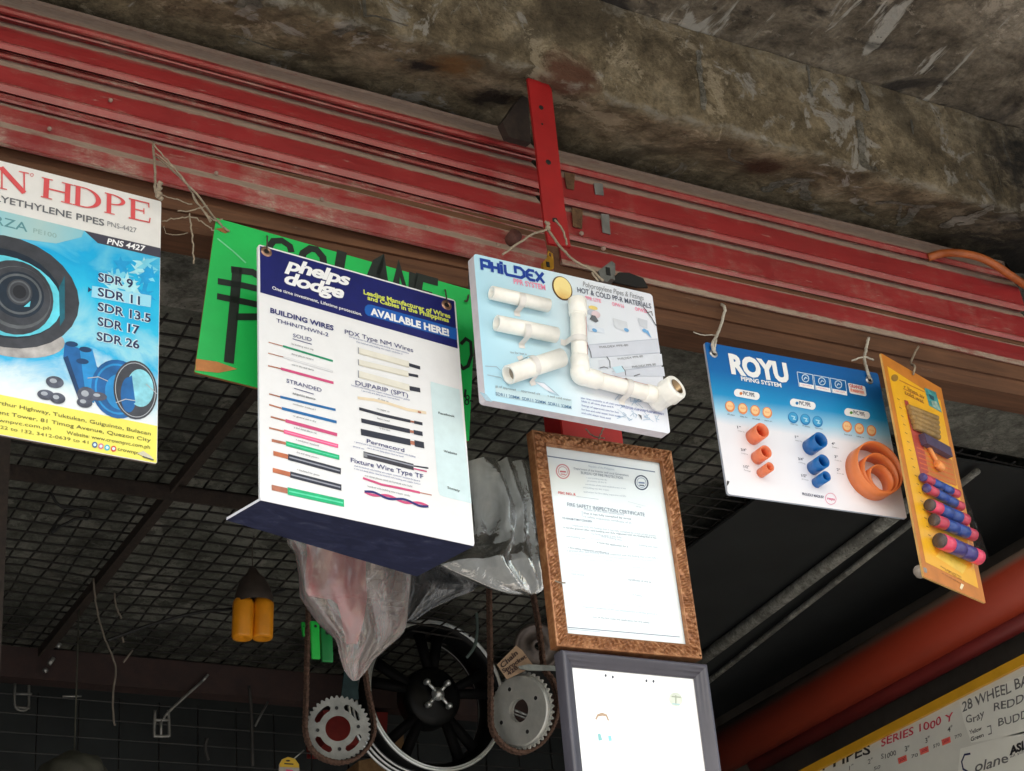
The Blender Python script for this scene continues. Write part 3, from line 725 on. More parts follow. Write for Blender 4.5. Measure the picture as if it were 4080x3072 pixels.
# heading in serif capitals drawn stroke by stroke
SER = {
 'H': [((.16,0),(.16,1),.17), ((.84,0),(.84,1),.17), ((.2,.5),(.8,.5),.07), ((0,.02),(.36,.02),.045), ((0,.98),(.36,.98),.045), ((.64,.02),(1,.02),.045), ((.64,.98),(1,.98),.045)],
 'N': [((.13,0),(.13,1),.06), ((.88,0),(.88,1),.06), ((.10,1),(.88,.02),.19), ((0,.02),(.3,.02),.045), ((-.02,.98),(.2,.98),.045), ((.7,.98),(1.04,.98),.045)],
 'P': [((.2,0),(.2,1),.2), ((0,.02),(.46,.02),.045), ((0,.98),(.3,.98),.045)],
 'D': [((.17,0),(.17,1),.17), ((0,.02),(.4,.02),.045), ((0,.98),(.4,.98),.045)],
 'E': [((.2,0),(.2,1),.2), ((0,.02),(.95,.03),.06), ((0,.98),(.92,.97),.06), ((.28,.52),(.7,.52),.06), ((.95,0),(.99,.26),.05), ((.92,1),(.93,.76),.05), ((.7,.66),(.7,.38),.045)],
 'W': [((.08,1),(.3,0),.17), ((.3,0),(.52,.9),.06), ((.48,1),(.72,0),.17), ((.72,0),(.95,1),.06), ((-.02,.98),(.2,.98),.045), ((.84,.98),(1.05,.98),.045)],
 'R': [((.18,0),(.18,1),.17), ((0,.02),(.38,.02),.045), ((0,.98),(.3,.98),.045), ((.45,.48),(.9,.03),.17), ((.8,.02),(1.02,.02),.045)], 'O': [], 'C': []}
ARC = {'P': (.3, .735, .62, .265, -90, 90), 'D': (.36, .5, .62, .5, -90, 90), 'R': (.3, .735, .56, .265, -90, 90), 'O': (.5, .5, .52, .53, 0, 360), 'C': (.5, .5, .52, .53, 45, 315)}
def serif(k, ch, A, Bp, hpx, m, layer=4):
    a = Vector(k.b.px(A)); b_ = Vector(k.b.px(Bp)); ex = b_-a; hh = abs(k.b.px((A[0], A[1]-hpx*A.s))[1]-a.y); ey = Vector((-ex.y, ex.x)).normalized()*hh
    P = lambda x, y: a+ex*x+ey*y
    W = ex.length
    for i, (p, q, t) in enumerate(SER[ch]):
        k.stroke_uv([P(*p), P(*q)], t*(W if t > .1 else hh*1.0), m, layer+.03*i)
    if ch in ARC:
        cx, cy_, rx, ry, a0, a1 = ARC[ch]; N = 22; o = []; i_ = []
        for j in range(N+1):
            t = R_(a0+(a1-a0)*j/N); th = .045/hh*hh*1.0
            o.append(P(cx+rx*math.cos(t), cy_+ry*math.sin(t))); i_.append(P(cx+(rx-.18)*math.cos(t), cy_+(ry-.05)*math.sin(t)))
        for j in range(N): k.flat([o[j], o[j+1], i_[j+1], i_[j]], m, layer+.3)
        if a0 == -90:
            k.stroke_uv([P(.2, cy_+ry-.025), P(cx+.02, cy_+ry-.025)], .05*hh, m, layer+.2); k.stroke_uv([P(.2, cy_-ry+.025), P(cx+.02, cy_-ry+.025)], .05*hh, m, layer+.2)
k = Ink(B); RED = paint((214,84,88), .4, .05)
serif(k, 'H', w5(447,517), w5(795,602), 222, RED); serif(k, 'D', w5(800,603), w5(1118,680), 222, RED); serif(k, 'P', w5(1150,688), w5(1400,748), 222, RED); serif(k, 'E', w5(1420,752), w5(1660,808), 222, RED)
serif(k, 'N', w5(-25,420), w5(305,485), 236, RED); serif(k, 'W', w5(-420,320), w5(-60,408), 222, RED); serif(k, 'O', w5(-760,242), w5(-450,315), 222, RED)
k.ring(w5(350,275), 7, 7, 2, RED, 4)
k.done('heading', hd)
k = Ink(B)
k.text("POLYETHYLENE PIPES", w5(-262,512), w5(1150,838), 72, GREYT, bold=.012)
k.text("PNS-4427", w5(1185,838), w5(1508,915), 55, MIDG, bold=0)
k.text("FORZA", w5(-330,748), w5(300,905), 96, paint((88,140,148), .5, 0), bold=.006)
k.text("PE100", w5(365,912), w5(622,972), 50, paint((142,172,170), .5, 0))
k.text("PNS 4427", w5(1180,1033), w5(1610,1122), 60, WHT, bold=.025, shear=.2)
SD = paint((28,40,84), .5, 0); GL = paint((205,232,242), .5, 0); GLS = paint((150,214,238), .5, 0)
k.poly([z4(470,692), z4(772,742), z4(768,802), z4(466,750)], GLS, 2.6)
for tx, a, b_, h in (("SDR 9",(500,668),(678,704),42), ("SDR 11",(498,743),(713,790),42), ("SDR 13.5",(497,818),(768,880),42), ("SDR 17",(497,893),(710,941),42), ("SDR 26",(492,969),(710,1015),42)):
    k.text(tx, z4(*a), z4(*b_), h*.78, GL, 2.8, bold=.07); k.text(tx, z4(*a), z4(*b_), h*.78, SD, 3.4, bold=.02)
k.poly([z4(450,698), z4(468,713), z4(448,726)], SD, 3)
FT = paint((104,98,52), .6, 0)
k.text("Km 33 McArthur Highway, Tuktukan, Guiguinto, Bulacan", w6(-560,560), w6(1895,1062), 46, FT, bold=.006)
k.text("1016 President Tower, 81 Timog Avenue, Quezon City", w6(-560,690), w6(1895,1145), 46, FT, bold=.006)
k.text("crownpvc.com.ph", w6(-180,862), w6(640,996), 44, FT); k.text("Website: www.crownpvc.com.ph", w6(835,1045), w6(1885,1232), 44, FT, bold=.006)
k.text("Tel nos. 122 to 132, 3412-0639 to 41", w6(-420,902), w6(1110,1170), 40, FT); k.text("crownpvc", w6(1478,1250), w6(1790,1312), 42, FT, bold=.01)
for (x, y, c) in ((1190,1180,(70,96,140)), (1267,1198,(214,120,130)), (1345,1215,(70,176,200)), (1427,1230,(206,70,60))):
    k.disk(w6(x,y), 11, 12, paint(c, .5, 0), 3); k.disk(w6(x,y), 6, 6, GL, 3.5)
k.done('lettering', hd)
# the printed coils and pipes
k = Ink(B)
G1 = paint((64,66,72), .3, .25, scale=30); G2 = paint((26,40,54), .35, .2); G3 = paint((96,100,104), .3, .2); CY = paint((96,206,226), .4, .2, scale=20); TEAL = paint((24,98,116), .4, .2)
s = .78
k.disk(z4(80,960), 250*s, 98*s, paint((176,172,170), .3, .3, scale=30), 2.0, .1)  # pale ellipse paints in the glare below the coils
k.disk(z4(20,720), 384*s, 286*s, G1, 2.2, .16); k.disk(z4(10,728), 312*s, 228*s, G2, 2.4, .16); k.disk(z4(20,742), 296*s, 205*s, CY, 2.6, .16)
k.poly([z4(330,640), z4(330,860), z4(305,900), z4(300,700)], TEAL, 2.7)
k.disk(z4(72,752), 200*s, 190*s, G1, 2.8, .1); k.disk(z4(84,752), 176*s, 160*s, G3, 3.0, .1); k.disk(z4(88,745), 168*s, 150*s, G1, 3.1, .1); k.disk(z4(92,738), 132*s, 118*s, G2, 3.2, .1)
k.ring(z4(94,735), 118*s, 104*s, 9, G3, 3.4, .1); k.poly([z4(120,800), z4(155,770), z4(150,800)], CY, 3.5); k.disk(z4(98,725), 66*s, 66*s, G1, 3.6, .1); k.ring(z4(98,724), 58*s, 58*s, 7, G3, 3.8, .1); k.disk(z4(98,724), 34*s, 34*s, paint((28,30,36), .4, .1), 3.9, .1)
BL1 = paint((22,96,160), .35, .2, scale=30); BL2 = paint((34,140,206), .35, .15, scale=30); BL3 = paint((16,60,104), .4, .2)
k.poly([z4(330,985), z4(400,1010), z4(500,1110), z4(470,1290), z4(415,1300), z4(360,1160), z4(322,1060)], BL1, 2.4); k.poly([z4(405,1010), z4(470,1012), z4(500,1130), z4(480,1290), z4(440,1280)], BL2, 2.6)
for c in ((365,990), (435,1018), (420,1078)): k.disk(z4(*c), 32*s, 14*s, BL3, 3, .1)
k.poly([z4(322,1060), z4(345,1050), z4(420,1270), z4(410,1300)], BL3, 2.9)
k.disk(z4(600,1220), 135*s, 150*s, BL1, 2.8, .1); k.ring(z4(600,1220), 118*s, 130*s, 8, BL2, 3, .1); k.disk(z4(615,1235), 80*s, 92*s, BL2, 3, .1)
k.disk(z4(690,1225), 112*s, 150*s, G1, 3.2, .1); k.disk(z4(655,1250), 40*s, 90*s, BL1, 3.4, .1); k.disk(z4(715,1215), 68*s, 96*s, paint((140,210,226), .4, .2), 3.6, .1); k.poly([z4(640,1170), z4(672,1150), z4(690,1290), z4(650,1310)], BL1, 3.8)
k.ring(z4(690,1225), 104*s, 140*s, 3, PALEG, 3.9, .1)
for pl in ([(445,1165),(500,1158),(550,1180)], [(590,1290),(640,1272),(690,1280)], [(745,1195),(800,1245)]): k.stroke([z4(*p) for p in pl], 4, PALEG, 4.2)
DKF = paint((84,88,104), .4, .4, scale=60)
for (x, y, rx, ry) in ((278,1185,46,30), (232,1250,44,26), (292,1268,40,28), (440,1250,48,40), (500,1258,44,22), (430,1290,40,26)):
    k.disk(z4(x,y), rx*s, ry*s, DKF, 4.3+.001*x, .1); k.disk(z4(x-8,y-6), rx*s*.4, ry*s*.4, paint((170,176,186), .4, .2), 4.8+.001*x, .1)
k.poly([w6(1720,1290), w6(1800,1260), w6(1890,1320), w6(1930,1370), w6(1820,1340)], paint((206,200,176), .8, .1), 5); k.stroke([w6(1790,1330), w6(1930,1375)], 5, G1, 5.3)
k.done('pipe_pictures_glare', hd)
# twine knot and raffia tangle at its corner
K = B.world((B.px(w5(1720,520))[0], B.px(w5(1720,520))[1], .006))
kn = onshut(z1(965,900), .02)
string(B, 'twine', [kn, onY(w5(1718,250), 2.33), onY(w5(1715,420), 2.31), K], .0022, hd)
bm = bmesh.new()
for q in range(7): tube(bm, [B.local(onY(w5(1690+random.randint(-12,40), 400+30*q), 2.30))+Vector((0,0,.012+random.random()*.006)), B.local(onY(w5(1730+random.randint(-45,30), 430+28*q), 2.30))+Vector((0,0,.014))], .0035, 6)
link('twine_knot', bm, M_twine, hd, True)
raf = [([z1(965,905), z1(1100,1060), z1(1190,1170), z1(1230,1260), z1(1330,1390)], .0022), ([z1(980,970), z1(1120,1080), z1(1210,1220), z1(1320,1400)], .0018), ([z1(1000,1225), z1(1100,1255), z1(1210,1290)], .0016), ([z1(1120,1330), z1(1210,1325), z1(1305,1295)], .0018), ([z1(1015,1395), z1(1110,1372), z1(1210,1368), z1(1290,1410), z1(1345,1450)], .0018), ([z1(1195,1340), z1(1205,1450), z1(1215,1560), z1(1222,1660)], .0024), ([z1(1030,1420), z1(1050,1470), z1(1110,1480), z1(1180,1465)], .0011), ([z1(1280,1320), z1(1345,1385), z1(1400,1380)], .0018)]
bm = bmesh.new()
for pts, r in raf: tube(bm, smooth_path([onY(p, 2.335) for p in pts], 6, .0012), r*.62, 5)
tag(link('raffia_tangle', bm, M_twine), 'frayed tangle of dry twine strands between the pipe poster and the green board', 'twine')

# ---------------------------------------------------------------- green gas price board
B = Board((1.0712, 2.36, 3.1153), -2.73, -.18, -7.35, .4525, .2892)
gr = empty('price_board', 'bright green plywood price board with black marker writing behind the white wire sample board', 'sign board', B.mw, 'sign boards hung along the shopfront')
GREEN = paint((26,190,88), .45, .07, scale=14); panel(B, 'board', gr, GREEN, paint((150,104,60), .7, .15), .005, .002)
k = Ink(B); MK = paint((18,30,24), .55, .25, scale=120)
def mk(pts, w, z=z4): k.stroke([z(*p) for p in pts], w*1.1, MK, 2)
dn = (-.13*300, 300)
def L4(x, y, pts, w=34, sx=1.0):
    k.stroke([y4(x+px_*sx-.13*py_, y+py_+.275*px_*sx) for px_, py_ in pts], w*1.25, MK, 2)
L4(190, 8, [(215,70),(190,15),(110,-15),(30,10),(0,70),(20,130),(110,165),(190,210),(200,260),(110,300),(10,270)], 22)
L4(490, 75, [(10,150),(30,60),(90,0),(150,-5),(220,50),(245,150),(210,250),(130,295),(50,260),(10,150)], 24)
L4(880, 125, [(10,0),(0,300),(170,290)], 34)
L4(1190, 175, [(0,300),(60,60),(80,40),(150,300)], 40); L4(1190, 175, [(20,190),(130,190)], 24)
L4(1430, 285, [(10,300),(20,0),(150,290),(165,10)], 34)
L4(1640, 380, [(190,0),(10,0),(0,300),(180,300)], 30); L4(1640, 380, [(10,140),(150,140)], 26)
mk([(1212,598),(1195,800),(1168,1085)], 36); mk([(1180,608),(1290,622),(1380,680),(1400,760),(1330,850),(1205,850)], 28); mk([(1112,668),(1240,690),(1420,730)], 26); mk([(1108,745),(1240,772),(1420,810)], 26)
k.stroke([z5(1075,600), z5(1098,575), z5(1120,590), z5(1124,650), z5(1108,700), z5(1085,712), z5(1070,690)], 14, MK, 2)
k.stroke([y4(2100,1480), y4(2092,1560)], 10, MK, 2)
k.ring(y4(2118,1560), 9, 11, 5, MK, 2); k.ring(y4(2112,1605), 10, 12, 5, MK, 2); k.stroke([y4(2140,1590), y4(2175,1598)], 8, MK, 2)
k.done('marker_writing', gr)
k = Ink(B); k.poly([z4(1001,1064), z4(1110,1080), z4(1212,1117), z4(1115,1136), z4(998,1124)], paint((196,128,74), .7, .15), 2); k.poly([z4(1098,400), z4(1140,395), z4(1175,412), z4(1150,425)], paint((140,92,50), .7, .2), 2)
k.stroke([z4(1110,450), z4(1190,515), z4(1255,575)], 7, paint((110,210,150), .5, .1), 2.2)
k.done('bare_wood_patch', gr)
q = lambda p: B.world((*B.px(p), .003))
string(B, 'twine', [onshut(z1(985,985), .02), onY(z1(1200,1180), 2.33), q(z1(1365,1400)), q(z1(1440,1465))], .0018, gr)
string(B, 'twine', [onY((1870,1090), 2.39), q(y4(2120,590)), q(y4(2085,630))], .0018, gr, M_rope_dark)

# ---------------------------------------------------------------- wire sample board with folded-back foot
B = Board((1.0618, 2.27, 2.9527), 4.20, -3.81, -2.74, .3494, .4520)
wi = empty('wire_sample_board', 'white wire sample board with navy heading band and navy folded foot', 'sign board', B.mw, 'sign boards hung along the shopfront')
panel(B, 'board', wi, M_white, paint((226,226,230), .5, .03), .005, .005)
zb = B.world((0, -B.h/2, 0)).z
fl = [B.world((-B.w/2+.001, -B.h/2, -.001)), B.world((B.w/2-.001, -B.h/2, -.001)), onZ(z5(950,1625), zb), onZ(z5(2,1405), zb)]
fl = [B.local(p) for p in fl]; fl[2] = fl[1]+(fl[3]-fl[0])*((fl[2]-fl[1]).length/(fl[3]-fl[0]).length)
bm = bmesh.new(); fs = quadbox(bm, fl, Vector((0,.004,.001)), 1)
for f in fs:
    if f.normal.y < -.5: f.material_index = 0
m, t, b = new_mat("scuffed_navy"); co = objco(t, (1,1,3)); n1 = nz(t, co, 22, 6, .65, 1.5)
t.links.new(ramp(t, n1, [(.45, (.012,.016,.05)), (.62, (.022,.028,.075)), (.75, (.07,.08,.12))]), b.inputs['Base Color']); b.inputs['Roughness'].default_value = .45; SCUFF = m
link('folded_foot', bm, [SCUFF, paint((206,206,214), .5, .05)], wi)
k = Ink(B)
def edgev(pL, pR):
    a, b_ = B.px(pL), B.px(pR); s_ = (b_[1]-a[1])/(b_[0]-a[0]); return (a[1]+s_*(-B.w/2-a[0]), a[1]+s_*(B.w/2-a[0]))
k.band(edgev(y4(65,522), y4(2020,1078)), (B.h/2-.003, B.h/2-.003), NAVY, 1, .003)
PILL = paint((26,92,178), .4, .05)
k.poly([y4(2012,884), y4(1180,652), y4(1142,650), y4(1118,668), y4(1110,700), y4(1118,735), y4(1140,758), y4(2016,998)], PILL, 2)
LT = paint((208,228,232), .4, .04)
k.poly([y4(1758,1402), y4(2040,1480), y5(2090,1086), y5(1830,1022), y5(1790,1005), y5(1775,965), y5(1700,-40)], LT, 1)
for q in ((1850,1520,1990,1560), (1850,1600,1985,1640)): pass
k.done('printed_bands', wi)
k = Ink(B)
k.text("phelps", y4(322,298), y4(975,470), 116, WHT, bold=.036, shear=.28, space=.92); k.text("dodge", y4(325,440), y4(912,594), 116, WHT, bold=.036, shear=.28, space=.92)
k.done('logo', wi)
k = Ink(B); YG = paint((214,222,92), .5, 0)
k.text("One time investment, Lifetime protection.", y4(205,500), y4(1085,762), 30, WHT, bold=.01)
k.text("Leading Manufacturer of Wires", y4(1100,547), y4(1950,786), 42, YG, bold=.03); k.text("and Cables in the Philippines", y4(1138,602), y4(1935,826), 42, YG, bold=.03)
k.text("AVAILABLE HERE!", y4(1168,748), y4(1938,960), 64, WHT, bold=.045)
k.text("BUILDING WIRES", y4(186,728), y4(806,905), 46, NAVYT, bold=.03); k.text("THHN/THWN-2", y4(246,822), y4(756,965), 36, NAVYT, bold=.005); k.text("SOLID", y4(410,968), y4(592,1012), 34, NAVYT)
k.text("STRANDED", y4(346,1412), y4(688,1508), 36, NAVYT); k.stroke([y4(405,985), y4(594,1040)], 3, NAVYT, 3); k.stroke([y4(420,1470), y4(612,1528)], 3, NAVYT, 3)
k.text("PDX Type NM Wires", y4(916,936), y4(1586,1118), 42, NAVYT); k.text("DUPARIP (SPT)", y4(1022,1436), y4(1536,1560), 42, NAVYT)
k.text("Permacord", y5(1096,512), y5(1452,602), 36, NAVYT, bold=.005); k.text("Fixture Wire Type TF", y5(944,695), y5(1632,854), 42, NAVYT, bold=.005)
k.text("Facebook", y5(1776,238), y5(1930,272), 20, BLK, bold=.01); k.text("Website", y5(1826,600), y5(1952,628), 20, BLK, bold=.01); k.text("Society", y5(1860,944), y5(1978,978), 20, BLK, bold=.01)
BLT = paint((50,70,140), .6, 0)
for A_, B_, z in (((960,970),(1545,1135),y4), ((1030,1020),(1480,1142),y4), ((980,1445),(1550,1592),y4), ((1080,1498),(1450,1590),y4), ((980,508),(1556,652),y5), ((965,550),(1070,578),y5), ((1100,566),(1446,652),y5), ((975,735),(1600,882),y5), ((975,762),(1605,912),y5)):
    fine_print(k, z(*A_), z(*B_), 5, BLT)
for x, y, z in ((395,1042,y4), (395,1140,y4), (398,1243,y4), (405,1528,y4), (395,48,y5), (395,150,y5), (398,262,y5), (405,372,y5), (425,490,y5), (430,608,y5), (435,772,y5)):
    fine_print(k, z(x,y), z(x+215,y+58), 6, GREYT)
for a, b_ in (((1190,195),(1310,225)), ((1195,285),(1310,315)), ((1215,378),(1315,405)), ((1200,98),(1300,130)), ((1075,828),(1525,935)), ((1105,930),(1505,1022))): fine_print(k, y5(*a), y5(*b_), 6, GREYT)
k.done('lettering', wi)
# printed pictures of wires, one part for each wire
def wirepic(segs, z):
    k = Ink(B)
    for pts, th, m, *rest in segs:
        k.stroke([z(*p) for p in pts], th, m, 2+(rest[0] if rest else 0))
    k.done('wire_picture', wi)
GRN = paint((18,140,100), .4, .1); GR2 = paint((22,176,118), .4, .1); GR3 = paint((92,214,166), .4, .1); MAG = paint((204,78,124), .4, .05); PNK = paint((232,92,142), .4, .05); PNL = paint((244,150,182), .4, .05); BLU = paint((28,104,166), .4, .05); BKW = paint((46,48,60), .4, .1); BKL = paint((150,152,164), .4, .05); CRM = paint((226,222,210), .4, .05); CR2 = paint((206,200,186), .4, .05); TAN = paint((228,210,182), .4, .05); CABL = paint((60,58,66), .4, .15); CU2 = paint((190,110,74), .4, .2)
def simple(a, b_, c, t1, t2, m, z, hi=None, cu=COPPER):
    f = .41 if z is y4 else .42
    sg = [([a, b_], t1*f, cu), ([b_, c], t2*f, m, .4)]
    if hi: sg.append(([lerp(b_, c, .02), lerp(b_, c, .98)], t2*f*.22, hi, .8))
    wirepic(sg, z)
simple((170,1018),(310,1056),(800,1203),10,22,GRN,y4); simple((165,1125),(315,1164),(800,1308),10,24,paint((214,214,218),.4,.03),y4,WHT); simple((165,1248),(290,1277),(806,1417),14,30,MAG,y4)
simple((170,48),(275,76),(800,200),14,26,BLU,y5); simple((170,150),(290,185),(810,316),16,30,BLU,y5); simple((185,265),(325,302),(815,436),18,36,MAG,y5); simple((170,370),(310,404),(825,544),18,42,PNK,y5,PNL)
simple((195,488),(330,518),(835,652),30,52,GR2,y5,GR3); simple((210,610),(350,645),(850,782),48,64,BKW,y5,BKL,CU2); simple((205,770),(370,812),(855,937),48,64,BKW,y5,BKL,CU2); simple((195,935),(345,968),(880,1085),56,76,GR2,y5,GR3)
for a, b_, c, t2, t3 in (((1045,1100),(1545,1238),(1655,1270),76,40), ((1045,1215),(1540,1333),(1635,1352),70,32), ((1045,1330),(1550,1468),(1655,1488),84,52)):
    f = .41; wirepic([([b_, c], t3*f, BKW), ([a, b_], t2*f, CRM, .3), ([lerp(a,b_,.0), lerp(a,b_,.02)], t2*f, BKL, .6), ([(a[0]+8,a[1]+t2*.34), (b_[0],b_[1]+t2*.34)], 5, CR2, .6)], y4)
wirepic([([(1010,86),(1160,104),(1300,138),(1480,196),(1660,228)], 13, TAN), ([(1580,218),(1610,226)], 9, COPPER, .5)], y5)
for pts, th in (([(1025,188),(1250,250),(1510,308)],14), ([(1045,300),(1505,402)],20), ([(1040,408),(1510,508)],29)):
    e = (pts[-1][0]+100+th, pts[-1][1]+22+th*.2); wirepic([(pts, th, BKW), ([pts[-1], lerp(pts[-1], e, .35)], th*.6, COPPER, .2), ([lerp(pts[-1], e, .3), e], th, BKW, .4)], y5)
wirepic([([(1065,622),(1540,742)], 29, CABL), ([(1065,612),(1540,732)], 6, BKL, .4), ([(1065,622),(1100,630)], 20, MIDG, .6), ([(1540,732),(1680,752)], 7, BKW, .2), ([(1540,745),(1675,768)], 6, WHT, .3), ([(1540,756),(1665,785)], 6, MAG, .5)], y5)
wirepic([([(1060,846),(1240,908),(1420,944),(1600,984)], 10, MAG), ([(1600,984),(1712,1008)], 4, COPPER, .3)], y5)
tw = lambda ph: [(1075+605*i/40, 975+140*i/40+14*math.sin(i/40*4*math.pi+ph)) for i in range(41)]
wirepic([(tw(0), 11, MAG), (tw(math.pi), 10, NAVYT, .4)], y5)
M_eye = paint((168,132,112), .35, .15, .7)
for p in (y4(150,130), y4(1915,655)): eyelet(B, p, wi, .0095, M_eye)
q = lambda p, d=.002: B.world((*B.px(p), d))
string(B, 'wire_loop', [q(y4(150,120)), q(y4(155,20)), onY(y4(160,-30), 2.39)], .0012, wi, M_rope_dark); string(B, 'wire_loop', [q(y4(1915,640)), q(y4(1905,560)), onY(y4(1898,470), 2.40)], .0012, wi, M_rope_dark)

PRINT_POOL[0] = 'p'
# ---------------------------------------------------------------- plumbing sample board with real pipe pieces
B = Board((1.4226*2.21/2.24, 2.21, 1.6+1.4884*2.21/2.24), 2.47, 1.46, .40, .3473*2.21/2.24, .2627*2.21/2.24)
pb = empty('pipe_sample_board', 'thick pale blue board carrying short white pipe samples, below the red hanging bar', 'sign board', B.mw, 'sign boards hung along the shopfront')
PALE = grad_mat("pale_blue_print", [(0, s2l((176,218,236))), (.35, s2l((196,224,236))), (.62, s2l((222,228,236))), (1, s2l((226,228,238)))], 'X', -.17, .17, .16, 7)
panel(B, 'board', pb, PALE, M_edge, .019, .006)
k = Ink(B); GOLD = grad_mat("gold_print", [(0, s2l((214,150,50))), (.45, s2l((240,200,110))), (.55, s2l((206,140,40))), (1, s2l((244,222,150)))], 'Y', .02, .1, .5, 30)
for (x, y, rx, ry) in ((460,640,110,40), (520,860,120,40), (560,1120,170,60)): pass
k.disk(z6(813,462), 75*.54, 86*.54, paint((92,58,24), .4, .2), 2, .35); k.disk(z6(815,460), 66*.54, 78*.54, GOLD, 2.6, .35)
LG = paint((206,210,222), .5, .03); LG2 = paint((186,192,206), .5, .05)
k.poly([z6(1000,880), z6(1520,835), z6(1535,935), z6(1030,975)], LG, 2); k.poly([z6(1080,990), z6(1545,945), z6(1555,1030), z6(1090,1060)], paint((214,218,228), .5, .03), 2.3); k.poly([z6(1180,1080), z6(1560,1040), z6(1570,1110), z6(1200,1110)], LG, 2.6)
for a, b_ in (((1000,880),(1520,835)), ((1030,975),(1535,935)), ((1080,1052),(1170,1040)), ((1550,1030),(1180,1075))): k.stroke([z6(*a), z6(*b_)], 3, LG2, 3)
for pts in ([(1000,880),(1020,930),(1028,975)], [(1140,965),(1162,1000),(1165,1050)], [(1090,1050),(1120,1042),(1150,1052)], [(1250,1035),(1275,1070),(1280,1105)], [(1340,1110),(1385,1095)]): k.stroke([z6(*p) for p in pts], 4, GREYT, 3.4)
k.poly([z6(1180,1045), z6(1255,1032), z6(1275,1075), z6(1210,1090)], paint((196,226,240), .5, .03), 3.2)
k.disk(z6(1040,606), 18, 8, paint((232,206,120), .5, .1), 3, .2); k.disk(z6(1035,640), 20, 12, LG2, 3, .2); k.disk(z6(1060,655), 18, 14, paint((222,200,206), .5, .1), 3.2, .2); k.poly([z6(1030,660), z6(1055,665), z6(1080,705), z6(1060,715), z6(1015,690)], GREYT, 3.6)
k.poly([z6(1000,730), z6(1120,760), z6(1125,795), z6(1005,775)], paint((214,222,234), .5, .05), 3); k.poly([z6(1185,680), z6(1290,710), z6(1300,790), z6(1200,750)], paint((212,216,224), .5, .05), 3); k.poly([z6(1370,680), z6(1440,700), z6(1440,760), z6(1385,740)], paint((204,208,218), .5, .05), 3)
LB = paint((110,166,214), .5, .1)
for p in ((1050,772),(1285,770),(1420,775)): k.disk(z6(*p), 10, 7, LB, 3.6, .3)
k.poly([z6(1405,765), z6(1445,775), z6(1470,830)], LB, 3.7); k.poly([z6(1370,1390), z6(1395,1400), z6(1400,1435)], GREYT, 3.7)
for pts in ([(245,1035),(330,1040),(360,1070)], [(260,1100),(360,1120),(420,1180)], [(600,1150),(680,1160),(740,1210),(790,1255)], [(640,1150),(720,1230),(780,1250)]): k.stroke([z6(*p) for p in pts], 4, paint((168,192,208), .5, .1), 2)
k.poly([z6(610,1150), z6(680,1165), z6(760,1235), z6(700,1215)], paint((224,226,236), .5, .02), 2.4)
k.poly([z6(320,1190), z6(885,1285), z6(880,1350), z6(325,1255)], paint((190,214,222), .5, .04), 2)
k.poly([z6(200,1225), z6(206,1230), z6(250,1290), z6(300,1300), z6(252,1240)], paint((160,190,206), .5, .1), 2)
k.stroke([z6(1410,600), z6(1470,680), z6(1505,740)], 4, BLK, 4); k.stroke([z6(1440,640), z6(1470,635), z6(1478,665)], 3, BLK, 4)
rr_ = random.Random(5)
for q in range(26):
    x, y = 1230+rr_.random()*300, 1240+rr_.random()*180; k.stroke([z6(x,y), z6(x+rr_.uniform(-40,40), y+rr_.uniform(-30,30)), z6(x+rr_.uniform(-50,50), y+rr_.uniform(0,50))], 2.2, paint((150,178,204), .5, .1), 2+.02*q)
k.done('printed_picture', pb)
k = Ink(B); DB = paint((12,56,148), .4, .05); PKT = paint((236,140,168), .5, 0)
PHX = {'P': (.95, [[(0,0),(0,1),(.72,1),(.72,.42),(.26,.42),(.26,.62)]]), 'H': (.8, [[(0,0),(0,1)],[(0,.5),(.6,.5)],[(.6,0),(.6,1)]]), 'I': (.42, [[(.08,0),(.08,.92)],[(-.08,1.1),(.24,1.1)]]), 'L': (.95, [[(0,1),(0,.28),(.1,.06),(.75,.06)]]), 'D': (1.0, [[(0,.38),(0,1),(.5,1),(.78,.75),(.78,.28),(.5,.06),(-.55,.06)]]), 'E': (.9, [[(.8,1),(.3,1),(.06,.72),(.06,.3),(.3,.06),(.8,.06)],[(.12,.52),(.62,.52)]]), 'X': (.8, [[(0,1),(.75,0)],[(.75,1.02),(0,.02)]])}
A_, B_ = Vector(B.px(z6(222,326))), Vector(B.px(z6(680,425))); hh = abs(B.px(z6(222,326-74))[1]-A_.y); ex = (B_-A_); tot = sum(PHX[c][0] for c in "PHILDEX")-.05; x = 0; ey = Vector((-ex.y, ex.x)).normalized()*hh
for c in "PHILDEX":
    wd_, st = PHX[c]
    for pl in st: k.stroke_uv([A_+ex*((x+p[0])/tot)+ey*p[1] for p in pl], .0052, DB, 3+.1*st.index(pl)+.01*x)
    x += wd_
k.done('logo', pb)
k = Ink(B)
k.text("PPR SYSTEM", z6(456,428), z6(690,476), 20, PKT, bold=.02)
k.text("Polypropylene Pipes & Fittings", z6(965,448), z6(1415,552), 20, MIDG, shear=.2); k.text("HOT & COLD PP-R MATERIALS", z6(926,490), z6(1470,612), 19, paint((84,90,108), .5, 0), bold=.015)
k.text("PPR LITE", z6(985,542), z6(1100,570), 13, PKT, bold=.02); k.text("OPW16", z6(1180,588), z6(1270,608), 13, PKT, bold=.02); k.text("OPW20", z6(1350,625), z6(1440,645), 13, PKT, bold=.02)
for a, b_ in (((1090,905),(1300,888)), ((1225,992),(1410,970)), ((1330,1050),(1505,1030))): k.text("PHILDEX PPR-80", z6(*a), z6(*b_), 8, GREYT)
k.text("SDR11 20MM  SDR11 25MM  SDR11 32MM", z6(322,1250), z6(880,1352), 12, paint((70,112,150), .5, 0), bold=.01); fine_print(k, z6(320,1190), z6(470,1220), 8, MIDG); fine_print(k, z6(510,1225), z6(650,1250), 8, MIDG); fine_print(k, z6(705,1262), z6(880,1295), 8, MIDG); fine_print(k, z6(430,940), z6(550,955), 7, MIDG)
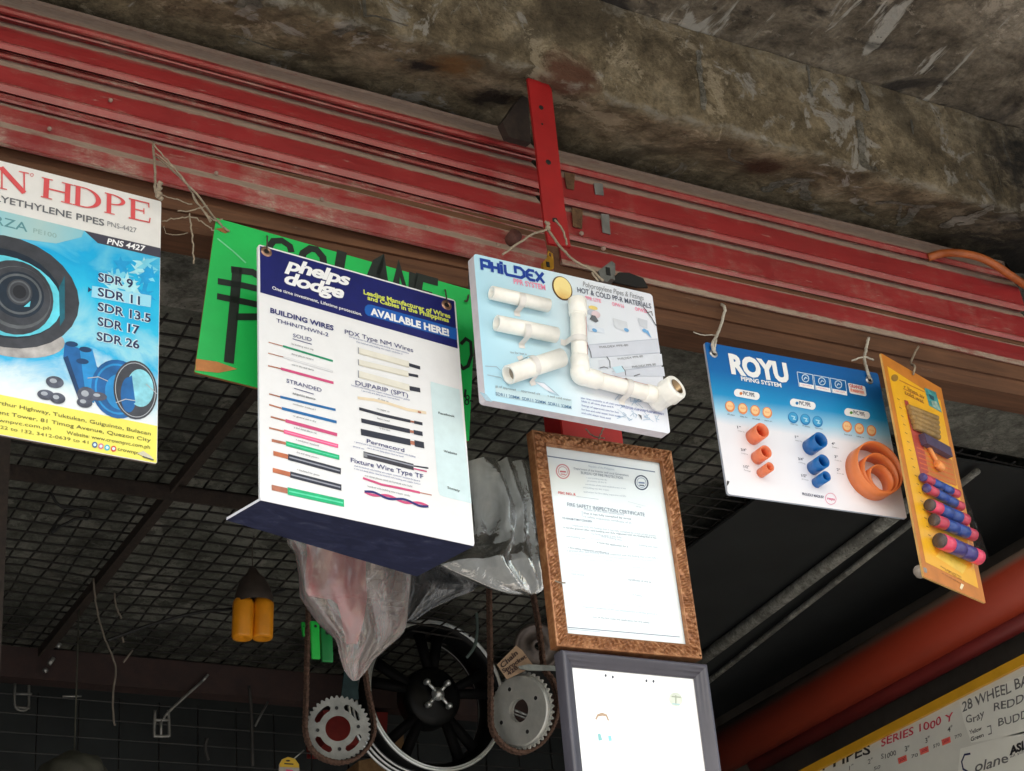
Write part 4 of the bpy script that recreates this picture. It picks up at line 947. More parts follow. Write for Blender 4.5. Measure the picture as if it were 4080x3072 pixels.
for a, b_ in (((950,1275),(1560,1392)), ((955,1300),(1190,1345)), ((955,1330),(1230,1385)), ((955,1360),(1235,1412)), ((955,1385),(1170,1430)), ((1260,1345),(1560,1398))): fine_print(k, z6(*a), z6(*b_), 6, DB)
k.done('lettering', pb)
PVC = paint((246,243,236), .3, .04, scale=50); PVC_IN = paint((150,138,124), .6, .15); STRIPE = paint((214,120,110), .4, .05)
def P3(p, d): u_, v_ = B.px(p, d); return Vector((u_, v_, d))
def pipe(a, b_, r, d, name='pipe_sample', parent=pb, stripe=None, wall=.0035):
    A, C_ = P3(a, d), P3(b_, d); bm = bmesh.new(); ax = C_-A
    holetube(bm, A, ax, r, ax.length, wall, 28)
    lathe(bm, A+ax.normalized()*.012, ax, [(.00001, 0), (r-wall, 0)], 24, 1)
    if stripe is not None:
        s_ = ax.normalized(); o = Vector((0,0,1)).cross(s_).normalized(); 
        for f_ in (stripe,):
            n_ = (Vector((0,0,1))*math.cos(f_)+o*math.sin(f_)).normalized(); t_ = s_.cross(n_)
            pts = [A+n_*(r+.0003)+t_*.0007, A+n_*(r+.0003)-t_*.0007, C_+n_*(r+.0003)-t_*.0007, C_+n_*(r+.0003)+t_*.0007]
            f = bm.faces.new([bm.verts.new(q) for q in pts]); f.material_index = 2
    return link(name, bm, [PVC, PVC_IN, STRIPE], parent)
def clamp(c, ax2, r, d, parent):
    """saddle clip: band over the pipe and a foot on each side"""
    C_ = P3(c, d); s_ = (P3(ax2, d)-C_).normalized(); o = Vector((0,0,1)).cross(s_); bm = bmesh.new(); hw = .0055; P = []
    prof = [(-(r+.011), -d+.0008), (-(r+.0035), -d+.0008), (-(r+.0015), 0)]+[(-(r+.0015)*math.cos(a), (r+.0015)*math.sin(a)) for a in [math.pi*i/10 for i in range(1, 10)]]+[((r+.0015), 0), ((r+.0035), -d+.0008), ((r+.011), -d+.0008)]
    rows = []
    for (x, z) in prof: rows.append([bm.verts.new(C_+o*x+Vector((0,0,z))+s_*q) for q in (-hw, hw)])
    for i in range(len(rows)-1): bm.faces.new((rows[i][0], rows[i+1][0], rows[i+1][1], rows[i][1])).smooth = True
    return link('saddle_clip', bm, paint((226,222,218), .3, .05), parent)
for a, b_, r, d, st, c in (((292,492),(712,588),.0112,.0125,None,(500,550)), ((330,716),(768,806),.0128,.014,1.25,(535,775)), ((418,1098),(808,972),.0152,.0165,None,(590,1035))):
    o = pipe(z6(*a), z6(*b_), r, d, stripe=st); clamp(z6(*c), z6(*b_), r, d, o)
# the L-shaped run: coupling, riser, elbow, run, threaded elbow
LZ = .016
ell = bpy.data.objects.new('pipe_run', None); COL.objects.link(ell); ell.parent = pb
def rod(a, b_, r, m=PVC, name='pipe', bev=.002):
    A, C_ = P3(a, LZ), P3(b_, LZ); bm = bmesh.new(); ax = C_-A; L_ = ax.length
    lathe(bm, A, ax, [(.00001, 0), (r-bev, 0), (r, bev), (r, L_-bev), (r-bev, L_), (.00001, L_)], 28); return link(name, bm, m, ell)
rod(z6(925,540), z6(932,660), .0152, name='coupling'); rod(z6(928,600), z6(945,1000), .0130, name='riser'); rod(z6(942,965), z6(950,1095), .0152, name='elbow_socket')
e0 = P3(z6(942,1098), LZ); bm = bmesh.new(); A = P3(z6(942,1060), LZ); C_ = P3(z6(1010,1118), LZ)
tube(bm, smooth_path([A, A.lerp(e0, .6), e0+Vector((.003,-.001,0)), e0.lerp(C_, .5)+Vector((0,-.001,0)), C_], 6), .0150, 20); link('elbow', bm, PVC, ell, True)
rod(z6(985,1112), z6(1090,1140), .0152, name='elbow_socket'); rod(z6(1070,1135), z6(1470,1240), .0130, name='pipe'); rod(z6(1425,1228), z6(1500,1250), .0150, name='coupling')
A, C_ = P3(z6(1085,1140), LZ), P3(z6(1425,1228), LZ); s_ = (C_-A).normalized(); o = Vector((0,0,1)).cross(s_); n_ = (Vector((0,0,1))*.75+o*.66).normalized(); t_ = s_.cross(n_)
bm = bmesh.new(); bm.faces.new([bm.verts.new(q) for q in (A+n_*.0133+t_*.001, A+n_*.0133-t_*.001, C_+n_*.0133-t_*.001, C_+n_*.0133+t_*.001)]); link('red_stripe', bm, STRIPE, ell)
A, C_ = P3(z6(972,700), LZ), P3(z6(985,960), LZ); s_ = (C_-A).normalized(); o = Vector((0,0,1)).cross(s_); n_ = (Vector((0,0,1))*.75+o*.66).normalized(); t_ = s_.cross(n_); A = P3(z6(932,680), LZ); C_ = P3(z6(943,960), LZ)
bm = bmesh.new(); bm.faces.new([bm.verts.new(q) for q in (A+n_*.0133+t_*.001, A+n_*.0133-t_*.001, C_+n_*.0133-t_*.001, C_+n_*.0133+t_*.001)]); link('red_stripe', bm, STRIPE, ell)
# threaded elbow: body, ribbed mouth facing out to the right, brass inside
c0 = P3(z6(1545,1268), LZ); ax = Vector((.30, .22, 1)).normalized()
bm = bmesh.new(); lathe(bm, c0-ax*.018, ax, [(.00001, 0), (.016, .001), (.018, .006), (.018, .026), (.0205, .028), (.0215, .032), (.0215, .050), (.020, .053), (.0135, .053), (.0135, .040)], 40)
for v in bm.verts:
    d_ = v.co-(c0-ax*.018); h = d_.dot(ax); rad = d_-ax*h
    if .010 < h < .0495 and rad.length > .017:
        a_ = math.atan2(rad.dot(ax.orthogonal().normalized()), rad.dot(ax.cross(ax.orthogonal().normalized()))); v.co += rad.normalized()*(.0012*math.cos(a_*10))
link('threaded_elbow', bm, PVC, ell, True)
bm = bmesh.new(); p0 = c0-ax*.018; lathe(bm, p0, ax, [(.0134, .0525), (.0118, .0525), (.0112, .036), (.00001, .034)], 30); link('brass_insert', bm, paint((142,120,92), .35, .2, .85), ell, True)
for c, a2 in (((935,850),(940,960)), ((1290,1192),(1400,1222))): clamp(z6(*c), z6(*a2), .0130, LZ, ell)
q = lambda p, d=.003: B.world((*B.px(p), d))
kn = onY(z2(1395,1445), 2.245)
string(B, 'twine', [onY(z2(1110,1600), 2.20), onY(z2(1290,1480), 2.225), kn], .0020, pb); string(B, 'twine', [kn, onY(z2(1480,1560), 2.225), onY(z2(1560,1640), 2.205), onY(w3(1100,850), 2.20), q(w3(1260,1020))], .0022, pb)
string(B, 'twine', [onY(w3(1130,900), 2.20), q(w3(1200,1020))], .0016, pb); string(B, 'twine', [onY(z2(1440,1385), 2.252), onY(z2(1490,1450), 2.245), onY(z2(1515,1540), 2.24)], .0018, pb)
bm = bmesh.new()
for q_ in range(5): tube(bm, [B.local(kn)+Vector((random.uniform(-.008,.004), random.uniform(-.004,.014), .002)), B.local(kn)+Vector((random.uniform(-.004,.006), random.uniform(-.006,.008), .004))], .0024, 6)
link('twine_knot', bm, M_twine, pb, True)
PRINT_POOL[0] = 'c'
# ---------------------------------------------------------------- framed certificate, ornate bronze frame
def frame_sides(b, name, parent, wd_, m, carve=0.0, prof=None, seg=330, z0=.001):
    """four mitred mouldings; prof: (fraction of width, height) from the outer edge in"""
    w, h = b.w/2, b.h/2; C4 = [(-w, h), (w, h), (w, -h), (-w, -h)]; I4 = [(-w+wd_, h-wd_), (w-wd_, h-wd_), (w-wd_, -h+wd_), (-w+wd_, -h+wd_)]
    for s in range(4):
        a, b_, ia, ib = C4[s], C4[(s+1) % 4], I4[s], I4[(s+1) % 4]; bm = bmesh.new(); rows = []
        for i in range(seg+1):
            t = i/seg; row = []
            for f, z in prof:
                p = (a[0]+(b_[0]-a[0])*t, a[1]+(b_[1]-a[1])*t); q = (ia[0]+(ib[0]-ia[0])*t, ia[1]+(ib[1]-ia[1])*t)
                x, y = p[0]+(q[0]-p[0])*f, p[1]+(q[1]-p[1])*f; dz = 0
                if carve and .12 < f < .88:
                    L_ = math.hypot(b_[0]-a[0], b_[1]-a[1])*t; f2 = (f-.5); wv = .9*mnoise.noise(Vector((x*28, y*28, 2)))
                    n_ = .62*math.sin(L_/.0205*2*math.pi+7.5*f2+2.2*math.sin(f2*7+wv*2)+wv*3)*math.cos(f2*5.2+1.2*math.sin(L_/.041*2*math.pi+s))+.42*math.cos(L_/.0102*2*math.pi-9*f2+wv*4)
                    dz = carve*(max(-.3, min(.8, n_*1.9)))*min(1, 2.5*math.sin((f-.1)/.8*math.pi))
                row.append(bm.verts.new((x, y, z0+z+dz)))
            rows.append(row)
        for i in range(seg):
            for j in range(len(prof)-1): bm.faces.new((rows[i][j], rows[i][j+1], rows[i+1][j+1], rows[i+1][j])).smooth = True
        bmesh.ops.recalc_face_normals(bm, faces=bm.faces[:])
        link(name, bm, m, parent)
m, t, b = new_mat("carved_bronze"); co = objco(t); n1 = nz(t, co, 70, 5, .65, .6)
t.links.new(ramp(t, n1, [(.3, (.19,.070,.026)), (.5, (.30,.125,.05)), (.7, (.46,.23,.105))]), b.inputs['Base Color']); b.inputs['Metallic'].default_value = .35; b.inputs['Roughness'].default_value = .36; bump(t, b, n1, .25, .002); BRONZE = m
def glassy(name, rgb): 
    m, t, b = new_mat(name); b.inputs['Base Color'].default_value = s2l(rgb); b.inputs['Roughness'].default_value = .5; b.inputs['Coat Weight'].default_value = 1.0; b.inputs['Coat Roughness'].default_value = .03; return m
B = Board((1.5327, 2.36, 2.7981), 1.59, 1.28, 1.50, .2730, .3699)
cf = empty('framed_certificate', 'paper certificate in a carved bronze picture frame hanging below the pipe sample board', 'picture frame', B.mw, 'framed papers on the door post')
fw = .0235; PROF = [(0,-.012), (0,.006), (.06,.009), (.12,.008), (.2,.010), (.3,.012), (.4,.0135), (.5,.014), (.6,.0135), (.7,.012), (.8,.010), (.88,.008), (.92,.0085), (.97,.006), (1,.001)]
PROF = [(0,-.012), (0,.006), (.06,.0095), (.11,.0085)]+[(.14+.72*i/14, .0085+.003*math.sin(i/14*math.pi)) for i in range(15)]+[(.88,.007), (.92,.0095), (.97,.008), (1,.001)]
frame_sides(B, 'frame_side', cf, fw, BRONZE, .0052, PROF)
bm = bmesh.new(); w, h = B.w/2-.003, B.h/2-.003; bx(bm, (-w,-h,-.012), (w,h,-.003)); link('backing_board', bm, paint((120,84,60), .8, .1), cf)
w, h = B.w/2-fw+.001, B.h/2-fw+.001
bm = bmesh.new(); bx(bm, (-w,-h,-.0025), (w,h,0)); link('paper', bm, glassy("paper_under_glass", (238,247,250)), cf)
k = Ink(B); T1 = paint((120,134,156), .6, 0); T2 = paint((176,190,204), .6, 0); T3 = paint((204,216,224), .6, 0)
k.stroke([z8(152,196), z8(655,270)], 5, T1, 1); k.stroke([z8(248,995), z8(770,1040)], 3, T1, 1); k.stroke([z8(248,1003), z8(400,1016)], 2, T2, 1)
k.text("FIRE SAFETY INSPECTION CERTIFICATE", z8(246,430), z8(607,478), 14, T1, bold=0); k.text("BUREAU OF FIRE PROTECTION", z8(310,280), z8(505,305), 10, T1)
k.text("Republic of the Philippines", z8(345,248), z8(465,264), 8, T2); k.text("Department of the Interior and Local Government", z8(276,258), z8(532,292), 8, T1)
rr_ = random.Random(8)
for i, (xa, xb, y) in enumerate(((335,430,300),(340,430,314),(330,520,330),(320,440,345),(322,520,365))): fine_print(k, z8(xa,y), z8(xb,y+(xb-xa)*.11), 5, T2, 1)
k.text("FSIC NO. R", z8(204,372), z8(285,382), 9, REDT, bold=.02); k.stroke([z8(288,384), z8(392,398)], 1.6, T2, 1); k.stroke([z8(528,408), z8(610,430)], 1.6, T3, 1); fine_print(k, z8(565,432), z8(590,438), 5, T2, 1)
for xa, ya, xb, yb_, mm in ((322,448,510,474,T2), (322,466,545,494,T1), (322,482,545,513,T2), (312,452,312,476,T2)): fine_print(k, z8(xa,ya), z8(xb,yb_), 7, mm, 1)
k.text("TO WHOM IT MAY CONCERN:", z8(222,490), z8(362,507), 8, T1, bold=.01)
for xa, ya, xb, yb_, mm in ((270,522,660,572,T2), (228,532,662,582,T1), (360,562,500,580,T2), (232,572,330,584,T2), (345,582,400,590,T3), (405,574,500,592,T2), (580,614,668,626,T2), (385,602,530,624,T1), (300,598,340,604,T3), (250,626,440,652,T1), (245,640,670,676,T2), (245,656,670,690,T3), (310,680,380,688,T3), (415,682,470,692,T3), (530,714,630,726,T3), (290,714,310,718,T3), (262,732,320,740,T3), (265,748,325,756,T2), (620,752,690,762,T3), (520,740,545,744,T3), (265,764,325,772,T3), (530,776,638,788,T1), (575,820,600,822,T3), (545,842,597,854,T2), (560,866,612,876,T3), (300,880,660,906,T3), (320,902,665,938,T2), (365,950,636,978,T1), (290,972,355,978,T3)): fine_print(k, z8(xa,ya), z8(xb,yb_), 6, mm, 1)
for c, mm, m2 in (((225,268), paint((206,150,156), .6, 0), paint((190,110,120), .6, 0)), ((592,320), paint((64,76,104), .6, 0), paint((120,140,176), .6, 0))):
    k.ring(z8(*c), 28, 30, 5, mm, 1, .1); k.ring(z8(*c), 19, 20, 2, m2, 1, .1); k.stroke([z8(c[0]-14,c[1]), z8(c[0]+14,c[1]+2)], 7, m2, 1.5); k.stroke([z8(c[0]-10,c[1]+12), z8(c[0]+12,c[1]+14)], 5, mm, 1.6)
k.done('printed_text', cf)
q = lambda p, d=.01: B.world((*B.px(p), d))
string(B, 'twine', [q(z8(405,125)), onY(w3(0,0), 2.4)*0+q(z8(370,95), -.004), q(z8(345,55), -.01)], .0013, cf); string(B, 'twine', [q(z8(380,128)), q(z8(400,90), .004), q(z8(430,40), 0)], .0013, cf)
bm = bmesh.new(); tube(bm, [Vector((*B.px(z8(165,795)), .016)), Vector((*B.px(z8(185,805)), .018)), Vector((*B.px(z8(215,802)), .014))], .0012, 6); link('twine_end', bm, M_twine, cf)

# ---------------------------------------------------------------- grey frame below it
B = Board((1.5458, 2.37, 2.5198), 1.29, 1.65, .69, .2722, .1737)
top = B.c+B.v*(B.h/2); B.h = .36; B.c = top-B.v*(B.h/2); B.mw.translation = B.c
gf = empty('framed_permit', 'bright white paper in a plain grey picture frame below the bronze framed certificate', 'picture frame', B.mw, 'framed papers on the door post')
GRY = paint((74,72,81), .45, .12, scale=12); fw = .0228
frame_sides(B, 'frame_side', gf, fw, GRY, 0, [(0,-.012), (0,.010), (.08,.013), (.3,.013), (.36,.010), (.55,.0095), (.6,.006), (.85,.005), (.9,.002), (1,.0006)], 4)
bm = bmesh.new(); w, h = B.w/2-.003, B.h/2-.003; bx(bm, (-w,-h,-.012), (w,h,-.003)); link('backing_board', bm, paint((90,88,92), .8, .1), gf)
w, h = B.w/2-fw+.001, B.h/2-fw+.001
bm = bmesh.new(); bx(bm, (-w,-h,-.0025), (w,h,0)); link('paper', bm, glassy("white_paper_under_glass", (250,250,250)), gf)
k = Ink(B)
for c in ((425,1220), (458,1227), (615,1245), (648,1247)): k.disk(z8(*c), 4, 6, paint((70,72,84), .5, 0), 1)
k.disk(z8(752,1332), 27, 28, paint((212,218,206), .6, .1), 1, .1); k.stroke([z8(752,1312), z8(752,1358)], 5, paint((150,160,140), .6, 0), 1.4); k.stroke([z8(732,1318), z8(775,1322)], 5, paint((160,170,150), .6, 0), 1.6); k.stroke([z8(735,1352), z8(770,1356)], 6, paint((176,206,208), .6, 0), 1.8)
HB = paint((186,160,136), .7, .1)
k.stroke([z8(379,1425), z8(388,1405), z8(408,1397), z8(428,1405), z8(438,1430)], 7, HB, 1, 7); k.poly([z8(384,1412), z8(396,1399), z8(420,1398), z8(434,1412), z8(410,1408)], HB, 1.3)
TL_ = paint((140,196,200), .6, .1); k.poly([z8(388,1492), z8(400,1490), z8(410,1522), z8(392,1524)], TL_, 1); k.poly([z8(436,1502), z8(450,1500), z8(454,1524), z8(440,1526)], paint((140,206,226), .6, .1), 1)
k.done('printed_marks', gf)

PRINT_POOL[0] = 'p'
# ---------------------------------------------------------------- blue and white pipe sample sign with glued-on rings
B = Board((1.9372, 2.32, 3.0522), .25, 1.19, .91, .3842, .2917)
ry = empty('pipe_ring_sign', 'blue and white sign with orange and blue pipe rings glued on its face', 'sign board', B.mw, 'sign boards hung along the shopfront')
FACE = grad_mat("blue_to_white_print", [(0, s2l((240,238,244))), (.46, s2l((236,236,244))), (.56, s2l((150,206,236))), (.66, s2l((26,146,206))), (.82, s2l((12,104,176))), (1, s2l((14,92,166)))], 'Y', -.1459, .1459, .05, 6)
panel(B, 'board', ry, FACE, paint((196,206,222), .5, .05), .005, .005)
k = Ink(B)
k.text("ROYU", y6(290,318), y6(800,402), 69, WHT, bold=.055, space=.98)
k.done('logo', ry)
k = Ink(B)
k.text("PIPING SYSTEM", y6(378,388), y6(730,448), 15.5, WHT, bold=.03)
DT = paint((70,76,100), .6, 0); LB2 = paint((60,160,214), .4, .05)
for i in range(3):
    ox, oy = 144*i, 27*i; P = [y6(866+ox,312+oy), y6(1000+ox,337+oy), y6(1014+ox,463+oy), y6(884+ox,437+oy)]
    k.stroke(P+[P[0]], 3.2, paint((206,226,244), .4, 0), 2); k.poly([y6(884+ox,404+oy), y6(1008+ox,428+oy), y6(1014+ox,463+oy), y6(890+ox,438+oy)], WHT, 2.4); fine_print(k, y6(900+ox,426+oy), y6(995+ox,445+oy), 5, PINKT, 3)
    k.ring(y6(938+ox,368+oy), 15, 16, 3.5, paint((200,222,240), .4, 0), 2.6, .15)
    k.stroke([y6(925+ox,380+oy), y6(938+ox,360+oy), y6(955+ox,372+oy)], 4, paint((200,222,240), .4, 0), 2.8)
k.poly([y6(1310,413), y6(1322,410), y6(1450,436), y6(1460,446), y6(1472,515), y6(1462,525), y6(1335,500), y6(1325,492)], WHT, 2); k.poly([y6(1325,455), y6(1450,480), y6(1456,510), y6(1332,486)], paint((250,196,180), .4, .05), 2.4); k.text("ORANGE", y6(1325,446), y6(1440,468), 13, REDT, bold=.03); fine_print(k, y6(1335,478), y6(1448,500), 9, REDT, 3)
for (x, y, c) in ((427,509,(208,120,60)), (916,594,(40,120,180)), (1390,677,(90,150,60))):
    n_ = 12; P = []
    for i in range(n_+1): a = math.pi/2+math.pi*i/n_; P.append(y6(x-80+32*math.cos(a), y-15+34*math.sin(a)))
    for i in range(n_+1): a = -math.pi/2+math.pi*i/n_; P.append(y6(x+80+32*math.cos(a), y+15+34*math.sin(a)))
    k.poly(P, WHT, 2); k.text("PVC PIPE", y6(x-30,y+6), y6(x+68,y+24), 15, DT, bold=.02); k.disk(y6(x-52,y-8), 6, 6, paint(c, .5, .1), 3)
OR1 = paint((236,140,84), .4, .08); OR2 = paint((250,206,150), .4, .05)
for (x, y) in ((280,614), (392,633), (500,651), (606,668), (1303,790), (1410,808), (1516,826)):
    k.disk(y6(x,y), 42*.456, 48*.456, OR1, 2, .15); k.disk(y6(x-2,y-4), 32*.456, 36*.456, OR2, 2.4, .15); fine_print(k, y6(x-20,y), y6(x+22,y+8), 7, OR1, 3); fine_print(k, y6(x-24,y+72), y6(x+40,y+84), 5, DT, 3)
for (x, y) in ((832,711), (938,728), (1045,746)):
    k.disk(y6(x,y), 45*.456, 49*.456, paint((22,122,186), .4, .05), 2, .15); k.disk(y6(x-2,y-4), 37*.456, 40*.456, LB2, 2.4, .15); k.stroke([y6(x-18,y-14), y6(x+12,y-6), y6(x+2,y+14), y6(x+22,y+16)], 5, paint((170,220,240), .4, 0), 2.8); fine_print(k, y6(x-24,y+58), y6(x+40,y+72), 5, DT, 3)
for tx, x, y in (('1"',345,806), ('3/4"',376,1002), ('1/2"',400,1150), ('1"',848,890), ('3/4"',876,1082), ('1/2"',904,1228), ('4"',1168,948), ('3"',1192,1062), ('2"',1212,1176)):
    k.text(tx, y6(x,y), y6(x+12+9*len(tx),y+6), 10, DT, bold=.01); fine_print(k, y6(x+2,y+24), y6(x+60,y+36), 4, MIDG, 3)
k.text("PROUDLY MADE BY", y6(912,1388), y6(1102,1418), 10, DT, bold=.02); k.ring(y6(1160,1420), 22, 23, 1.8, PINKT, 2, .1); k.text("royu", y6(1130,1425), y6(1195,1434), 9, PINKT, bold=.04); k.poly([y6(255,1262), y6(275,1268), y6(268,1290), y6(252,1310)], paint((60,58,60), .8, 0), 2)
k.done('lettering', ry)
ORG = paint((232,130,72), .4, .05, scale=30); ORG2 = paint((240,130,88), .4, .05, scale=30); BLP = paint((18,104,178), .35, .05, scale=30)
def ring(c, rpx, L_, m, wall, name='pipe_ring'):
    u_, v_ = B.px(y6(*c), L_); r = rpx*.4562/FPX*(B.world((u_, v_))-CAM).length; bm = bmesh.new(); holetube(bm, (u_, v_, .0006), (0,0,1), r, L_, wall, 44); link(name, bm, m, ry)
    return u_, v_
ring((562,822), 70, .030, ORG2, .0022); ring((594,1008), 60, .028, ORG2, .0022); ring((630,1140), 43, .028, ORG2, .002)
for (c, rp, L_, mm, dk) in (((562,822),66,.030,ORG2,0),):
    pass
ring((1072,905), 72, .034, BLP, .0024); ring((1098,1090), 62, .032, BLP, .0022); ring((1122,1222), 47, .030, BLP, .002)
ring((1592,1142), 243, .034, ORG, .0024); ring((1604,1192), 185, .032, ORG, .0022); ring((1608,1240), 128, .030, ORG, .0024)
# the small pieces are closed inside by the board colour of the pipe
for c, rp, L_, mm in (((562,822),62,.026,ORG2), ((594,1008),52,.024,ORG2), ((630,1140),36,.024,ORG2), ((1072,905),63,.030,BLP), ((1098,1090),54,.028,BLP), ((1122,1222),40,.026,BLP)):
    u_, v_ = B.px(y6(*c), L_+.003); r = rp*.4562/FPX*(B.world((u_, v_))-CAM).length; bm = bmesh.new(); lathe(bm, (u_, v_, .002), (0,0,1), [(.00001, 0), (r, 0)], 30); link('ring_bottom', bm, mm, ry)
M_sil = paint((176,176,180), .3, .1, .9)
e1 = y6(138,150); e2 = y6(1498,382)
for e in (e1, e2): eyelet(B, e, ry, .0085, M_sil)
q = lambda p, d=.003: B.world((*B.px(p), d))
TW2 = paint((196,190,178), .8, .15, scale=200)
string(B, 'twine', [q(e1), q(y6(120,70)), onY(z7(205,230), 2.36), onY(z7(235,140), 2.385), onY(z7(240,100), 2.385), onY(z7(225,80), 2.40)], .0030, ry, TW2)
string(B, 'twine', [q(e1, .001), q(y6(150,60), .002), onY(z7(195,240), 2.36)], .0020, ry, TW2); string(B, 'twine', [onY(z7(195,238), 2.36), onY(z7(130,236), 2.365), onY(z7(80,222), 2.37)], .0011, ry, TW2)
string(B, 'twine', [q(e2), q(y6(1470,300)), onY(y6(1455,200), 2.35), onY(y6(1470,110), 2.385), onY(y6(1492,10), 2.392)], .0030, ry, TW2)
string(B, 'twine', [onY(y6(1345,212), 2.355), onY(y6(1455,182), 2.35), onY(y6(1535,208), 2.352)], .0018, ry, TW2)

# ---------------------------------------------------------------- yellow carded tape hanging at the right
B = Board((2.1714, 2.28, 2.9761), 21.69, 1.50, 1.66, .2218, .4266)
yl = empty('tape_display_card', 'yellow card of shrink wrapped blue and pink tape rolls hanging at the far right', 'display card', B.mw)
YEL = paint((236,174,18), .4, .06, scale=10); AMB = paint((196,118,30), .45, .12, scale=20)
panel(B, 'card', yl, AMB, paint((206,160,92), .7, .1), .004, .002)
k = Ink(B); w, h = B.w/2, B.h/2
k.flat([(-w+.016,-h+.030), (w-.018,-h+.024), (w-.016,h-.030), (-w+.014,h-.022)], YEL, 1)
k.poly([y7(368,262), y7(440,290), y7(478,420), y7(398,375)], paint((70,150,150), .4, .35, scale=60), 2); k.poly([y7(392,300), y7(430,320), y7(428,345), y7(405,330)], paint((24,70,84), .5, .2), 2.5); k.poly([y7(410,345), y7(445,350), y7(470,410), y7(420,380)], paint((150,176,160), .5, .3, scale=80), 2.6)
BR = paint((120,74,24), .6, 0)
for a, b_ in (((210,215),(370,290)), ((235,268),(365,330)), ((245,300),(365,360))): k.stroke([y7(*a), y7(*b_)], 5, AMB, 2)
fine_print(k, y7(240,265), y7(370,335), 12, BR, 3); fine_print(k, y7(245,300), y7(365,362), 12, BR, 3)
for i in range(17):
    a = lerp((196,330), (392,1190), i/16); k.stroke([y7(*a), y7(a[0]+16, a[1]+10)], 3, BR, 2)
RDT = paint((176,62,44), .5, .15)
zig = [];
for i in range(15):
    a = lerp((236,340), (345,830), i/14); zig += [y7(*a), y7(a[0]+16, a[1]+20)]
k.poly([y7(240,340), y7(262,345), y7(340,520), y7(395,800), y7(345,820)], RDT, 2)
k.poly([y7(300,600), y7(545,720), y7(575,880), y7(350,800)], AMB, 1.6)
for i in range(6):
    a = lerp((318,640), (352,800), i/5); k.stroke([y7(*a), y7(a[0]+215, a[1]+80)], 6, paint((206,96,34), .5, .1), 2.2+.05*i)
k.poly([y7(470,1290), y7(640,1390), y7(610,1440), y7(440,1330)], paint((232,190,60), .4, .1), 2)
for a, b_ in (((470,1395),(600,1465)), ((500,1420),(620,1490)), ((480,1440),(600,1505))): fine_print(k, y7(*a), y7(*b_), 6, BR, 2.5)
k.poly([y7(600,1500), y7(618,1510), y7(604,1540), y7(590,1530)], paint((236,216,170), .3, 0), 2.6); k.disk(y7(180,200), 14, 14, paint((150,110,30), .5, .2), 2)
k.done('printed_card', yl)
KH = paint((150,118,66), .6, .2, scale=60)
def cyl(a, b_, r, m, name, seg=20, d=None):
    d = d or r+.001; d = d*.8; A, C_ = P3b(a, d), P3b(b_, d); ax = C_-A; bm = bmesh.new(); lathe(bm, A, ax, [(.00001, 0), (r*.92, 0), (r, r*.1), (r, ax.length-r*.1), (r*.92, ax.length), (.00001, ax.length)], seg); return link(name, bm, m, yl)
def P3b(a, d): u_, v_ = B.px(y7(*a), d); return Vector((u_, v_, d))
for i in range(5): a = (268+9*i, 385+30*i); cyl(a, (a[0]+180-6*i, a[1]+70), .0055, KH, 'stick')
bm = bmesh.new(); P = [P3b(p, .002) for p in ((332,560), (498,650), (515,712), (350,625))]; quadbox(bm, P, Vector((0,0,.012))); link('blade_pack', bm, paint((72,56,84), .5, .2, scale=60), yl)
ORS = paint((236,150,76), .4, .1); cyl((378,600), (455,745), .0042, ORS, 'screwdriver'); cyl((448,740), (482,772), .0075, ORS, 'screwdriver')
BK2 = paint((74,60,60), .5, .3, scale=50); PK = paint((226,70,104), .35, .12); BL4 = paint((40,72,150), .35, .2, scale=60); PU = paint((70,60,130), .35, .2, scale=60)
PD = paint((190,60,84), .4, .1)
for (a, b_, r, cols) in (((355,825),(580,935),.0088,(PU,PD,BL4,BL4,PD)), ((378,893),(605,1015),.0095,(PU,PD,BL4,BL4,PD)), ((398,1000),(630,1100),.0128,(BK2,PK,BL4,BL4,PD)), ((425,1095),(680,1195),.0125,(BK2,PD,BL4,BL4,PD)), ((460,1225),(715,1335),.0158,(BK2,PK,PU,PU,PK))):
    cut = (0,.06,.28,.56,.82,1)
    for i, m_ in enumerate(cols): cyl(lerp(a,b_,cut[i]), lerp(a,b_,cut[i+1]), r*(.9 if i else .84), m_, 'tape_roll', 24, r+.0015)
# shrink film over the goods
m, t, b = new_mat("clear_film"); b.inputs['Base Color'].default_value = (.9,.9,.9,1); b.inputs['Roughness'].default_value = .12; co = objco(t); n1 = nz(t, co, 45, 4, .6, 2)
t.links.new(ramp(t, n1, [(.5, (.01,)*3), (.85, (.07,)*3)]), b.inputs['Alpha']); bump(t, b, n1, .8, .01); FILM = m
bm = bmesh.new(); u0, v0 = B.px(y7(335,800)); u1, v1 = B.px(y7(720,1370)); rows = []; u0 = -w+.03; u1 = w-.012; vt = B.px(y7(280,380))[1]; vb = B.px(y7(540,1360))[1]
for i in range(41):
    row = []
    for j in range(25):
        s_, r_ = j/24, i/40; hh = (.012+.022*max(0, min(1, (r_-.45)*2.2)))*min(1, 8*s_*(1-s_)*2)*min(1, 10*r_*(1-r_)*2)
        row.append(bm.verts.new((u0+(u1-u0)*s_, vt+(vb-vt)*r_, .001+hh+.0025*mnoise.noise(Vector((s_*9, r_*17, 1))))))
    rows.append(row)
for i in range(40):
    for j in range(24): bm.faces.new((rows[i][j], rows[i+1][j], rows[i+1][j+1], rows[i][j+1]))
link('shrink_film', bm, FILM, yl, True)
q = lambda p, d=.003: B.world((*B.px(p), d))
string(B, 'twine', [q(y7(290,180)), q(y7(300,130)), onY(y7(285,100), 2.36), onY(y7(330,0), 2.395)], .0022, yl)
bm = bmesh.new(); a = B.local(onY(y7(345,1425), 2.26)); 
lathe(bm, a, (1,.1,-.2), [(.00001,-.012), (.010,-.010), (.012,0), (.009,.012), (.00001,.014)], 10); link('tape_tab', bm, paint((150,140,130), .6, .2), yl, True)

